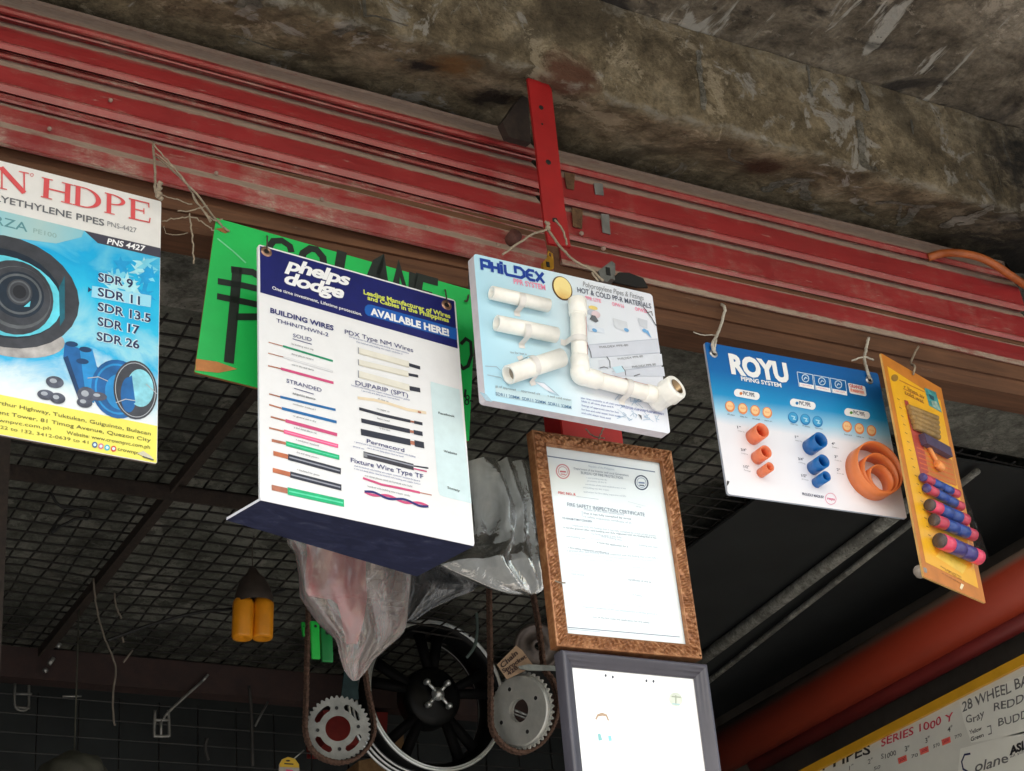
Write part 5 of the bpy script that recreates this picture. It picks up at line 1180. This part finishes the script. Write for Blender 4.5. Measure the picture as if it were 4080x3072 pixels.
# ---------------------------------------------------------------- handwritten price board on the side wall
WX = 2.955
tl = onX(y3(600,1334), WX); tr = onX(y3(2212,590), WX); zt = (tl.z+tr.z)/2
ya, yb_ = tl.y+.25, min(tl.y, tr.y)-.25
B = Board((WX, (ya+yb_)/2, zt-.45), 0, 0, 0, abs(ya-yb_), .90, axes=((0,-1,0), (0,0,1), (-1,0,0)))
wb = empty('price_whiteboard', 'white handwritten price board with a yellow frame on the right side wall', 'notice board', B.mw)
WB = paint((228,228,220), .35, .06, scale=5)
panel(B, 'board', wb, WB, paint((150,140,120), .7, .1), .01, .002)
bm = bmesh.new(); w, h = B.w/2, B.h/2; YF = paint((220,164,40), .45, .08, scale=12); fwd = .022
bx(bm, (-w-.004, h-fwd, .0005), (w+.004, h, .010)); bx(bm, (-w-.004, -h, .0005), (w+.004, -h+fwd, .010)); bx(bm, (-w-.004, -h+fwd, .0005), (-w+fwd, h-fwd, .010)); bx(bm, (w-fwd, -h+fwd, .0005), (w+.004, h-fwd, .010)); link('frame', bm, YF, wb)
k = Ink(B); SHT = paint((238,238,230), .45, .04, scale=8); PEN = paint((104,104,104), .6, .1); PENB = paint((30,30,34), .6, .1); REDP = paint((206,60,84), .6, .1)
k.poly([y3(1765,850), y3(2300,640), y3(2300,1060), y3(1850,1140), y3(1800,1000)], SHT, 1); k.poly([y3(1775,1180), y3(2400,1010), y3(2400,1500), y3(1740,1500)], SHT, 1)
k.done('paper_sheets', wb)
k = Ink(B); k.hand = .16
k.text("SANITARY PIPES", y3(375,1502), y3(1160,1210), 64, PENB, bold=.02, shear=.12)
k.text("SERIES 1000 Y", y3(1232,1165), y3(1735,978), 52, REDP, bold=.012, shear=.1); 
k.text("S1000", y3(1232,1255), y3(1335,1222), 34, PEN, bold=.01, shear=.1)
for tx, x, y, h in (('1"',1010,1328,30), ('2"',1140,1288,34), ('3"',1395,1200,36), ('3"',1535,1142,36), ('4"',1690,1065,36)): k.text(tx, y3(x,y), y3(x+34,y-14), h, PEN, bold=.005, shear=.1)
for tx, x, y in (('70',1440,1245), ('570',1590,1178), ('770',1740,1112), ('50',1180,1330)): k.text(tx, y3(x,y), y3(x+46,y-16), 24, PEN, bold=.005, shear=.1)
OH = paint((246,120,104), .5, .05)
for x, y in ((1377,1255), (1527,1193), (1678,1128)): k.poly([y3(x-34,y-8), y3(x+26,y-32), y3(x+32,y+8), y3(x-26,y+32)], OH, 2); k.text("300", y3(x-20,y+16), y3(x+22,y+1), 20, REDP, bold=.02)
k.text("28 WHEEL BARROW", y3(1790,925), y3(2500,640), 72, PEN, bold=.008, shear=.1)
k.text("Gray", y3(1820,1012), y3(1945,960), 56, PEN, bold=.006, shear=.1); k.text("REDD - 350", y3(2010,925), y3(2420,790), 56, PEN, bold=.006, shear=.1)
k.text("Yellow", y3(1842,1082), y3(1925,1050), 28, PENB, bold=.012, shear=.1); k.text("Green", y3(1850,1132), y3(1938,1096), 28, PENB, bold=.012, shear=.1); k.stroke([y3(1960,1030), y3(1985,1022), y3(1990,1075), y3(1968,1083)], 4, PEN, 3); k.text("BUDD - 350", y3(2040,1030), y3(2440,900), 54, PEN, bold=.006, shear=.1)
k.stroke([y3(1845,1215), y3(1805,1222), y3(1785,1270), y3(1795,1320), y3(1830,1340)], 7, paint((40,44,90), .6, .1), 3); k.text("olane", y3(1880,1345), y3(2110,1275), 70, PEN, bold=.012, shear=.25); k.text("ASIA", y3(2115,1225), y3(2260,1160), 56, PENB, bold=.05, shear=.2); fine_print(k, y3(2120,1245), y3(2230,1200), 10, PEN)
k.done('handwriting', wb)
# ================================================================== GOODS HANGING INSIDE
def bag(name, label, rows, Y, depth, mat, z, crumple=.012, seed=0, group=None, xs=1.0):
    """crumpled polythene bag: each row gives its left and right outline in the photo, hung in the plane at Y"""
    L = [(onY(z(a, y), Y), onY(z(b_, y), Y)) for y, a, b_ in rows]; fine = []
    for i in range(len(L)-1):
        for k_ in range(7): t_ = k_/7; fine.append((L[i][0].lerp(L[i+1][0], t_), L[i][1].lerp(L[i+1][1], t_)))
    fine.append(L[-1]); bm = bmesh.new(); rings = []; N = 56; org = fine[0][0].lerp(fine[0][1], .5)
    for (a, b_) in fine:
        c = (a+b_)/2; rx = (b_-a).length/2; ring_ = []
        for i in range(N):
            t_ = 2*math.pi*i/N; p = c+(b_-a)/2*math.cos(t_)+Vector((0, rx*depth*math.sin(t_), 0)); q_ = Vector((p.x+.4*p.z, p.y, p.z*.7))*8+Vector((seed,)*3)
            tri = lambda s_: abs((s_ % 1.0)*2-1)
            hz = (p.z-fine[-1][0].z); wv = mnoise.noise(Vector((t_*.7, hz*3+seed, seed)))
            cr = crumple*(1.1*tri(t_*1.12+1.1*wv+hz*2.2)+.55*tri(t_*2.07-hz*3.5+1.6*wv)+.9*mnoise.noise(q_*.9)-.7)
            ring_.append(bm.verts.new(p+Vector((math.cos(t_)*.25, math.sin(t_), .2*math.sin(t_*3)))*cr*min(1, rx/.05)-org))
        rings.append(ring_)
    for A, C_ in zip(rings, rings[1:]):
        for i in range(N): bm.faces.new((A[i], A[(i+1) % N], C_[(i+1) % N], C_[i]))
    try: bm.faces.new(rings[-1])
    except ValueError: pass
    bmesh.ops.recalc_face_normals(bm, faces=bm.faces[:])
    o = link(name, bm, mat, None, True); o.location = org; return tag(o, label, 'bag', group)
CLEARP = plastic_film("clear_polythene", (.92,.80,.78), .20, .27, .22, 1.9); GREYP = plastic_film("grey_polythene", (.52,.55,.55), .48, .58, .26, 1.6); DARKP = plastic_film("dark_polythene", (.11,.115,.125), .4, .8, .14, 1.8)
BAGS = 'plastic bags hanging behind the sign boards'
pk = bag('plastic_bag', 'clear plastic bag with pink contents hanging below the wire sample board', [(0,235,1060),(100,238,1056),(180,250,1052),(250,296,1050),(320,306,1048),(400,316,1042),(520,322,1034),(600,372,1022),(700,440,1002),(760,500,985),(800,540,955),(860,560,890),(900,568,850),(950,585,790),(1000,600,760),(1050,632,720),(1080,660,690)], 2.82, .42, CLEARP, y1, .016, 3, BAGS)
rows = [(60,360,770),(200,364,762),(260,370,745),(400,348,742),(500,356,750),(530,372,752),(550,520,752),(580,560,748),(640,580,740),(700,590,728),(780,604,706),(840,620,690)]
pc = bag('pink_contents', '', rows, 2.82, .16, paint((222,76,86), .6, .08, scale=14), y1, .004, 9)
for kk in ('label', 'category'): del pc[kk]
pc.parent = pk; pc.location = pc.location-pk.location
bag('plastic_bag', 'grey translucent plastic bag hanging between the wire sample board and the bronze frame', [(-330,1380,1800),(-200,1400,1830),(-60,1430,1850),(60,1440,1850),(150,1425,1848),(220,1390,1858),(290,1270,1868),(330,1235,1875),(380,1330,1885),(430,1450,1892),(470,1540,1895),(500,1640,1880),(516,1740,1850)], 2.86, .36, GREYP, y1, .018, 5, BAGS)
bag('plastic_bag', 'dark crumpled plastic bag squeezed between the pink filled bag and the grey bag', [(240,1040,1300),(330,1045,1330),(400,1042,1420),(460,1040,1470),(500,1038,1440),(540,1030,1330),(580,1020,1240),(620,1010,1160),(660,1000,1100),(690,985,1060)], 2.92, .3, DARKP, y1, .016, 8, BAGS)
# yellow twin handles under a dark cap
c = onY(y2(1270,640), 3.5); yh = empty('twin_handles', 'pair of yellow plastic handles under a dark cone cap hanging from the mesh', 'hanging goods', c)
for x in (1222, 1322):
    a = onY(y2(x,812), 3.5)-c; b_ = onY(y2(x-6,1000), 3.5)-c; r = (onY(y2(x+50,900), 3.5)-onY(y2(x-50,900), 3.5)).length/2
    bm = bmesh.new(); lathe(bm, a, b_-a, [(.00001,-.004), (r*.8,-.003), (r*.97,.002), (r,.01), (r,(b_-a).length-.004), (r*.93,(b_-a).length), (r*.6,(b_-a).length+.001), (.00001,(b_-a).length-.006)], 22); link('handle', bm, paint((222,142,22), .4, .1, scale=20), yh, True)
bm = bmesh.new(); a = onY(y2(1268,650), 3.5)-c; b_ = onY(y2(1275,830), 3.5)-c; s_ = (onY(y2(1370,830), 3.5)-onY(y2(1180,830), 3.5)).length/2
lathe(bm, a, b_-a, [(.00001,-.004), (s_*.16,-.002), (s_*.32,.012), (s_*.62,.026), (s_*.86,.05), (s_*.97,(b_-a).length*.85), (s_*.95,(b_-a).length)], 24); link('cone_cap', bm, paint((62,54,50), .5, .2), yh, True)
bm = bmesh.new(); tube(bm, [a, a+Vector((0,0,.05)), Vector((a.x+.005, a.y, 3.285-c.z))], .0014, 6); link('string', bm, M_rope_dark, yh)
# green handles
for (P, colr, lab, Yg) in (((390,690,455,935), (34,190,70), 'bright green plastic strip hanging beside the pink filled bag', 3.30), ((455,735,540,955), (22,130,62), 'darker green plastic strip behind the bright green one', 3.34), ((332,695,362,790), (30,170,64), 'narrow green plastic strip behind the left rusty chain', 3.62)):
    a, b_ = onY(y1((P[0]+P[2])/2-6, P[1]), Yg), onY(y1((P[0]+P[2])/2+4, P[3]), Yg); r = (onY(y1(P[2],P[1]), Yg)-onY(y1(P[0],P[1]), Yg)).length/2*.9
    bm = bmesh.new(); s_ = Vector((r,0,0)); d_ = Vector((0,.008,0)); fs = quadbox(bm, [a-s_, a+s_, b_+s_*.95, b_-s_*.95], d_); bmesh.ops.bevel(bm, geom=bm.edges[:], offset=.003, segments=3, affect='EDGES', profile=.5)
    m_ = paint(colr, .35, .08, scale=30); o = link('plastic_strip', bm, m_, None, True); bm = bmesh.new(); lathe(bm, a+Vector((0,-.0012,-.012)), (0,-1,0), [(.00001,0), (r*.32,0)], 12); hh_ = link('hole', bm, M_black, o)
    tag(o, lab, 'plastic strip', 'green plastic strips hanging in the shop')
# sprockets and chains
STEEL = rust_mat("dull_plated_steel", (.20,.205,.195), (.33,.335,.31), .35, 30, .5); BRT = rust_mat("brushed_plated_steel", (.50,.51,.48), (.66,.66,.62), .45, 25, .36)
RCH = rust_mat("rusty_chain", (.07,.036,.024), (.17,.098,.07), .1, 160, .9)
def disc_axes(yaw, lean):
    n_ = Vector((math.sin(yaw)*math.cos(lean), -math.cos(yaw)*math.cos(lean), math.sin(lean))); u_ = Vector((math.cos(yaw), math.sin(yaw), 0)); return u_, n_.cross(u_)*1, n_
def sprocket(name, label, c, R0, teeth, yaw, lean, hole, slots, bolts, m, th=.006, rot=0.0, group=None):
    """toothed ring with cut-out slots: radial strips with gaps, flat both sides"""
    u_, v_, n_ = disc_axes(yaw, lean); root = empty(name, label, 'sprocket', c, group)
    bm = bmesh.new(); N = 240; radii = [hole, hole*1.12, R0*.56, R0*.60, R0*.68, R0*.76, R0*.80, R0*.91]
    def pt(r, a, z): return u_*(r*math.cos(a))+v_*(r*math.sin(a))+n_*z
    def tooth(a):
        ph = (a*teeth/(2*math.pi)) % 1; return R0*(.925+.075*max(0, min(1, 1.6-abs(ph-.5)*4.2)))
    def incut(r, a):
        for a0, span in slots:
            d_ = (a-a0+math.pi) % (2*math.pi)-math.pi
            rc, hw = R0*.68, R0*.09
            x = max(0, abs(d_)-span)*rc
            if math.hypot(x, r-rc) < hw: return True
        return False
    rad = [hole+(R0*.91-hole)*i/26 for i in range(27)]
    F = {}; K = {}
    def V(i, j, s): 
        key = (i, j % N, s)
        if key not in F:
            a = 2*math.pi*j/N; r = rad[i] if i < 27 else tooth(a-rot); F[key] = bm.verts.new(pt(r, a, th/2*s))
        return F[key]
    solid = lambda i, j: not incut((rad[i]+(rad[i+1] if i < 26 else R0*.95))/2, 2*math.pi*((j % N)+.5)/N)
    for i in range(27):
        for j in range(N):
            if not solid(i, j): continue
            bm.faces.new((V(i,j,1), V(i+1,j,1), V(i+1,j+1,1), V(i,j+1,1))); bm.faces.new((V(i,j+1,-1), V(i+1,j+1,-1), V(i+1,j,-1), V(i,j,-1)))
            if i == 26 or not solid(i+1, j): bm.faces.new((V(i+1,j,1), V(i+1,j,-1), V(i+1,j+1,-1), V(i+1,j+1,1)))
            if i == 0 or not solid(i-1, j): bm.faces.new((V(i,j,-1), V(i,j,1), V(i,j+1,1), V(i,j+1,-1)))
            if not solid(i, j+1): bm.faces.new((V(i,j+1,1), V(i+1,j+1,1), V(i+1,j+1,-1), V(i,j+1,-1)))
            if not solid(i, j-1): bm.faces.new((V(i,j,-1), V(i+1,j,-1), V(i+1,j,1), V(i,j,1)))
    bmesh.ops.recalc_face_normals(bm, faces=bm.faces[:]); link('toothed_plate', bm, m, root)
    for a in bolts:
        bm = bmesh.new(); p = pt(R0*.62, a, th/2+.0004); lathe(bm, p, n_, [(.00001,0), (R0*.055,0)], 14); link('bolt_hole', bm, M_black, root)
        bm = bmesh.new(); lathe(bm, p, n_, [(R0*.056,0), (R0*.064,.001), (R0*.075,0)], 14); link('hole_rim', bm, m, root)
    return root
def chain(name, label, pts, w, group, Yoff=0):
    """roller chain: pairs of plates and rollers along the path"""
    P = smooth_path(pts, 10); bm = bmesh.new(); acc = [P[0]]; 
    for p in P:
        if (p-acc[-1]).length >= .0085: acc.append(p)
    for i in range(len(acc)-1):
        a, b_ = acc[i], acc[i+1]; t_ = (b_-a).normalized(); s_ = t_.cross(Vector((0,1,0))).normalized(); k_ = .42 if i % 2 else .5
        for sg in (-1, 1): tube(bm, [a-t_*.001+Vector((0,sg*w*k_,0)), (a+b_)/2+Vector((0,sg*w*k_,0)), b_+t_*.001+Vector((0,sg*w*k_,0))], [w*.42, w*.33, w*.42], 7)
        tube(bm, [a-Vector((0,w*.5,0)), a+Vector((0,w*.5,0))], w*.36, 7)
    return tag(link(name, bm, RCH, None), label, 'chain', group)
CH = 'rusty drive chains hanging in loops'; SG = 'drive sprockets hanging on chains'
YS = 3.55; c1 = onY(y1(565,1390), YS); R1 = 212*.6135/FPX*(c1-CAM).dot(_f)
sprocket('drive_sprocket', 'grey toothed sprocket with four curved slots hanging in the left rusty chain', c1, R1, 38, R_(-22), R_(-14), R1*.385, [(R_(a), R_(19)) for a in (45,135,225,315)], [R_(a) for a in (2,92,182,272)], STEEL, .006, 0, SG)
lp = lambda x, y, Y=YS-.004: onY(y1(x,y), Y)
chain('drive_chain', 'rusty drive chain looped under the slotted grey sprocket', [Vector((lp(372,620).x, lp(372,620).y, 3.29)), lp(372,620), lp(368,760), lp(364,900), lp(360,1100), lp(355,1280), lp(352,1400), lp(378,1500), lp(430,1562), lp(505,1600), lp(590,1612), lp(680,1585), lp(752,1520), lp(795,1430), lp(795,1330), lp(775,1220), lp(755,1120), lp(738,1000), lp(715,900), Vector((lp(700,800).x, lp(700,800).y, 3.29))], .0115, CH)
YR = 3.5; c2 = onY(y1(1762,1275), YR); R2 = 252*.6135/FPX*(c2-CAM).dot(_f)
sp2 = sprocket('drive_sprocket', 'plain bright steel sprocket disc with a round centre hole hanging in the right rusty chain', c2, R2, 40, R_(-66), R_(-8), R2*.30, [], [R_(a) for a in (15,105,195,285)], BRT, .006, .1, SG)
bm = bmesh.new(); u_, v_, n_ = disc_axes(R_(-66), R_(-8)); fs = lathe(bm, n_*.004, n_, [(R2*.31,0), (R2*.31,.010), (R2*.88,.010), (R2*.91,.007), (R2*.91,0)], 64); bmesh.ops.recalc_face_normals(bm, faces=fs)
for f in bm.faces: f.smooth = False
link('flange', bm, BRT, sp2)
for o_ in list(sp2.children):
    if o_.name.startswith(('bolt_hole', 'hole_rim')): o_.location = n_*.0112
rp = lambda x, y, Y=YR+.02: onY(y1(x,y), Y)
chain('drive_chain', 'rusty drive chain looped round the plain bright sprocket disc', [Vector((rp(1545,470).x, rp(1545,470).y, 3.29)), rp(1545,470), rp(1548,650), rp(1552,850), rp(1556,1050), rp(1556,1250), rp(1562,1380), rp(1610,1470), rp(1680,1525), rp(1770,1545), rp(1870,1500), rp(1935,1420), rp(1980,1320), rp(1990,1200), rp(1960,1080), rp(1905,1000), rp(1885,850), rp(1865,700), rp(1840,560), rp(1828,480), Vector((rp(1828,480).x, rp(1828,480).y, 3.29))], .0125, CH)
bm = bmesh.new(); tube(bm, [onY(y1(1690,1262), YR+.03), onY(y1(1830,1320), YR+.03)], .0035, 8); tube(bm, [onY(y1(1690,1285), YR+.03), onY(y1(1810,1335), YR+.03)], .0025, 8)
tag(link('steel_rod', bm, M_zinc, None, True), 'two shiny steel rods showing through the hole of the plain sprocket disc', 'rod')
YT = 3.62; c3 = onY(y1(1858,862), YT); R3 = (onY(y1(1995,862), YT)-onY(y1(1720,862), YT)).length/2
u_, v_, n_ = disc_axes(R_(-15), R_(-8)); bm = bmesh.new(); lathe(bm, Vector(), n_, [(R3*.16,.012), (R3*.30,.016), (R3*.36,.006), (R3*.8,.004), (R3*.84,.009), (R3*.97,.006), (R3,0), (R3*.97,-.006), (R3*.3,-.006)], 44)
o = link('pulley_disc', bm, rust_mat("brown_grey_steel", (.08,.065,.06), (.16,.135,.125), .4, 40, .5), None, True); o.location = c3; tag(o, 'dull brown grey steel pulley disc half hidden behind the bronze frame corner', 'pulley')
bm = bmesh.new(); Yc = 3.46; quadbox(bm, [onY(y1(*p), Yc) for p in ((1598,975), (1722,850), (1760,880), (1838,985), (1790,1010), (1662,1070))], Vector((0,.0015,0))); o = link('cardboard_tag', bm, paint((168,140,114), .85, .1, scale=20)); tag(o, 'torn cardboard price tag with marker writing above the plain sprocket disc', 'tag')
TB = Board(onY(y1(1715,960), Yc-.001), 0, 0, 0, .1, .1); k = Ink(TB, False); mk3 = paint((70,50,44), .7, .1); k.text("Chain", y1(1632,1000), y1(1735,905), 30, mk3, bold=.03, shear=.1); k.text("Sprocket", y1(1640,1030), y1(1790,930), 24, mk3, bold=.03); k.text("428", y1(1672,1050), y1(1735,1000), 24, mk3, bold=.03)
q_ = k.done('marker_writing', o); q_.matrix_parent_inverse = o.matrix_world.inverted(); q_.matrix_world = TB.mw
bm = bmesh.new(); quadbox(bm, [onY(y1(*p), 3.44) for p in ((1735,985), (1800,972), (2020,985), (2020,1015), (1800,1012), (1745,1000))], Vector((0,.003,0))); tag(link('steel_strip', bm, M_zinc), 'thin shiny steel strip crossing just above the plain sprocket disc', 'steel strip')
# black cast wheel with bright rim edges
YW = 3.95; cw = onY(y1(1160,1195), YW); RW = 492*.6135/FPX*(cw-CAM).dot(_f); u_, v_, n_ = disc_axes(R_(2), R_(-4))
wh = empty('motorcycle_wheel', 'black cast motorcycle wheel with bright machined rim edges behind the sprockets', 'wheel', cw)
GLB = paint((9,10,11), .4, .2, scale=20, spec=.18); CHR = rust_mat("machined_rim", (.50,.54,.54), (.68,.70,.69), .8, 12, .28)
bm = bmesh.new(); lathe(bm, Vector(), n_, [(RW,.035), (RW*.985,.040), (RW*.94,.036), (RW*.915,.022), (RW*.88,.008), (RW*.87,-.012), (RW*.88,-.040), (RW*.92,-.066), (RW*.985,-.072), (RW,-.066), (RW*.975,-.056), (RW*.93,-.046), (RW*.915,-.012), (RW*.93,.016), (RW*.97,.028)], 96, closed=True, ref=u_); bmesh.ops.recalc_face_normals(bm, faces=bm.faces[:]); 
for f in bm.faces: f.smooth = True
link('rim', bm, GLB, wh)
for r_, h_, w_ in ((RW*1.0,.037,.0045), (RW*.972,.040,.0022), (RW*1.0,-.069,.0048), (RW*.972,-.058,.0040), (RW*.945,-.046,.0035), (RW*.972,.027,.0030), (RW*.94,.014,.0028), (RW*.90,-.050,.0022)):
    bm = bmesh.new(); tube(bm, [u_*(r_*math.cos(a))+v_*(r_*math.sin(a))+n_*h_ for a in [2*math.pi*i/96 for i in range(96)]], w_, 8, closed=True); link('rim_edge', bm, CHR, wh, True)
GSP = paint((7,7,8), .7, .2, scale=20, spec=.1)
for i in range(5):
    a = R_(18+72*i)
    for s_ in (-.16, .16):
        d_ = u_*math.cos(a+s_)+v_*math.sin(a+s_); e_ = u_*math.cos(a+s_*.35)+v_*math.sin(a+s_*.35); sd_ = d_.cross(n_).normalized()
        bm = bmesh.new(); P = [e_*RW*.28+sd_*.010+n_*.022, e_*RW*.28-sd_*.010+n_*.022, d_*RW*.9-sd_*.013+n_*.012, d_*RW*.9+sd_*.013+n_*.012]; quadbox(bm, P, n_*-.018); bmesh.ops.bevel(bm, geom=bm.edges[:], offset=.003, segments=2, affect='EDGES'); link('spoke', bm, GSP, wh, True)
bm = bmesh.new(); lathe(bm, Vector(), n_, [(.00001,.040), (.016,.040), (.018,.036), (.03,.034), (.055,.030), (.072,.024), (.075,.01), (.075,-.03), (.00001,-.03)], 40, ref=u_); link('hub', bm, GLB, wh, True)
for i in range(4):
    a = R_(35+90*i+12); p = (u_*math.cos(a)+v_*math.sin(a))*.040; bm = bmesh.new(); tube(bm, [(u_*math.cos(a)+v_*math.sin(a))*.012+n_*.046, p+n_*.044], .0045, 8); lathe(bm, p+n_*.036, n_, [(.0065,0), (.0075,.004), (.0075,.014), (.004,.018), (.00001,.019)], 12); link('stud', bm, CHR, wh, True)
bm = bmesh.new(); lathe(bm, n_*.040, n_, [(.016,0), (.017,.006), (.010,.010), (.009,.016), (.00001,.017)], 20); link('axle_cap', bm, CHR, wh, True)
# things at the bottom edge: red box, brown carton, yellow topped card
def boxat(name, label, pts, Y, th, m, cat): 
    bm = bmesh.new(); quadbox(bm, [onY(y1(*p), Y) for p in pts], Vector((0,th,0))); return tag(link(name, bm, m), label, cat)
boxat('red_carton', 'dark red carton showing through the centre hole of the slotted sprocket', ((470,1270), (890,1285), (880,1430), (700,1500), (480,1490)), 4.2, .12, paint((120,30,26), .6, .15), 'carton')
boxat('brown_carton', 'brown cardboard carton with torn label low behind the wheel rim', ((900,1430), (990,1400), (1000,1720), (700,1720), (700,1600), (890,1560)), 4.19, .12, rust_mat("old_cardboard", (.10,.05,.018), (.24,.14,.06), 0, 18, .9), 'carton')
o = boxat('hang_card', 'small white hang card with a rounded yellow top at the bottom edge', ((182,1625), (200,1590), (240,1574), (285,1585), (312,1625), (322,1800), (186,1800)), 3.9, .002, paint((170,164,160), .5, .1), 'card')
TB = Board(onY(y1(250,1640), 3.898), 0, 0, 0, .1, .1); k = Ink(TB, False); k.poly([y1(184,1622), y1(203,1590), y1(240,1575), y1(285,1587), y1(311,1622), y1(313,1645), y1(186,1640)], paint((206,168,44), .5, .05), 1); k.disk(y1(240,1600), 9, 3.5, PENB, 2); k.stroke([y1(215,1618), y1(275,1622)], 5, PENB, 2); k.poly([y1(228,1655), y1(272,1660), y1(275,1700), y1(225,1700)], paint((206,80,120), .5, .1), 2)
q_ = k.done('printed_top', o); q_.matrix_world = TB.mw
bm = bmesh.new(); tube(bm, [onY(y1(345,1530), 3.89), onY(y1(280,1585), 3.895)], .0016, 6); tag(link('wire_hook', bm, M_zinc), 'short bright wire hook reaching to the yellow topped hang card', 'hook')
# loose plastic sheath strips hanging by the wheel
for pts, lab in ((((1465,640),(1470,760),(1450,860),(1400,930)), 'thin dark clear plastic tie beside the wheel rim'),):
    bm = bmesh.new(); tube(bm, smooth_path([onY(y1(*p), 3.75) for p in pts], 5), .004, 6); tag(link('plastic_tie', bm, paint((90,104,100), .25, .2)), lab, 'tie')
boxat('plastic_sleeve', 'dark teal plastic sleeve hanging behind the slotted sprocket', ((605,1020), (690,1020), (700,1200), (585,1200)), 3.7, .004, paint((40,60,64), .25, .3, scale=30), 'plastic sleeve')
# wire hooks on the display grid
HK = paint((150,150,146), .4, .15, .5)
def wires(name, label, lines, Y, r, m, cat, group=None, jit=0):
    bm = bmesh.new()
    for pl in lines: tube(bm, smooth_path([onY(y2(*p), Y if len(p) < 3 else p[2]) for p in [(q_[0], q_[1]) for q_ in pl]], 5, jit) if len(pl) > 2 else [onY(y2(*p), Y) for p in pl], r, 6)
    return tag(link(name, bm, m), label, cat, group)
HG = 'display hooks on the wire grid'
wires('display_hook', 'bright U shaped display hook with a long slanting arm', [[(778,1360),(775,1480),(785,1490),(840,1490),(850,1478),(845,1360)], [(778,1410),(848,1410)], [(808,1410),(808,1485)], [(820,1410),(850,1365),(1020,1210)], [(1015,1215),(1045,1182)]], yb-.01, .0036, HK, 'hook', HG)
wires('display_hook', 'dim U shaped display hook at the far left of the wire grid', [[(75,1225),(78,1345),(140,1350),(145,1235)], [(80,1278),(160,1280)], [(78,1345),(150,1350)]], yb-.01, .003, paint((120,120,116), .4, .15, .5), 'hook', HG)
wires('display_hook', 'short bright hook tips near the left end of the reddish rear beam', [[(245,1130),(268,1098)], [(220,1165),(235,1155)], [(288,1045),(298,1025)]], yb-.02, .006, HK, 'hook', HG)
wires('display_hook', 'single horizontal bright hook wire between the two U shaped hooks', [[(315,1291),(410,1290)]], yb-.01, .0025, HK, 'hook', HG)
wires('display_hook', 'faint grey slanting hook arm left of the slotted sprocket', [[(1345,1318),(1280,1440)]], yb-.01, .003, paint((90,90,88), .5, .1, .3), 'hook', HG)
wires('dangling_wire', 'thin curled wire dangling from the ceiling mesh in front of the grid', [[(470,700),(480,820),(520,980),(560,1080),(582,1160),(565,1300),(575,1440)], [(660,230),(700,300)], [(575,770),(580,830),(610,900)], [(665,1060),(620,1120)], [(610,980),(620,1020)]], 3.6, .0022, paint((104,96,86), .7, .2), 'wire', None, .001)
wires('dangling_wire', 'dark drooping cable slung across under the ceiling mesh', [[(540,1010),(620,980),(760,930),(900,890),(1040,862),(1170,850),(1300,800),(1430,755)]], 3.55, .0035, M_black, 'wire')
wires('dangling_wire', 'knotted dark wire loop hanging near the left crossing bar', [[(250,265),(310,340),(400,350),(450,370),(440,400),(380,400),(300,440),(260,470),(300,400),(380,350),(440,340)]], 3.3, .003, M_black, 'wire', None, .001)
wires('dangling_wire', 'faint cord hanging at the right of the curled wire', [[(1040,1500),(1030,1550),(1045,1610)], [(1250,1240),(1262,1380),(1268,1640)]], yb-.03, .004, paint((52,50,48), .7, .2), 'wire')
# dim bundle at the lower left
bm = bmesh.new(); p = onY(y2(370,1700), 3.9); bmesh.ops.create_uvsphere(bm, u_segments=32, v_segments=20, radius=.075)
for v in bm.verts: v.co += v.co.normalized()*(.012*mnoise.noise(v.co*30)); v.co.z *= .7
tube(bm, [(0,0,.045), (.002,0,3.27-p.z)], .002, 5)
o = link('sack_bundle', bm, paint((62,62,52), .8, .2, scale=20), None, True); o.location = p; tag(o, 'dim olive sack bundle peeking over the bottom edge at the left', 'bundle')
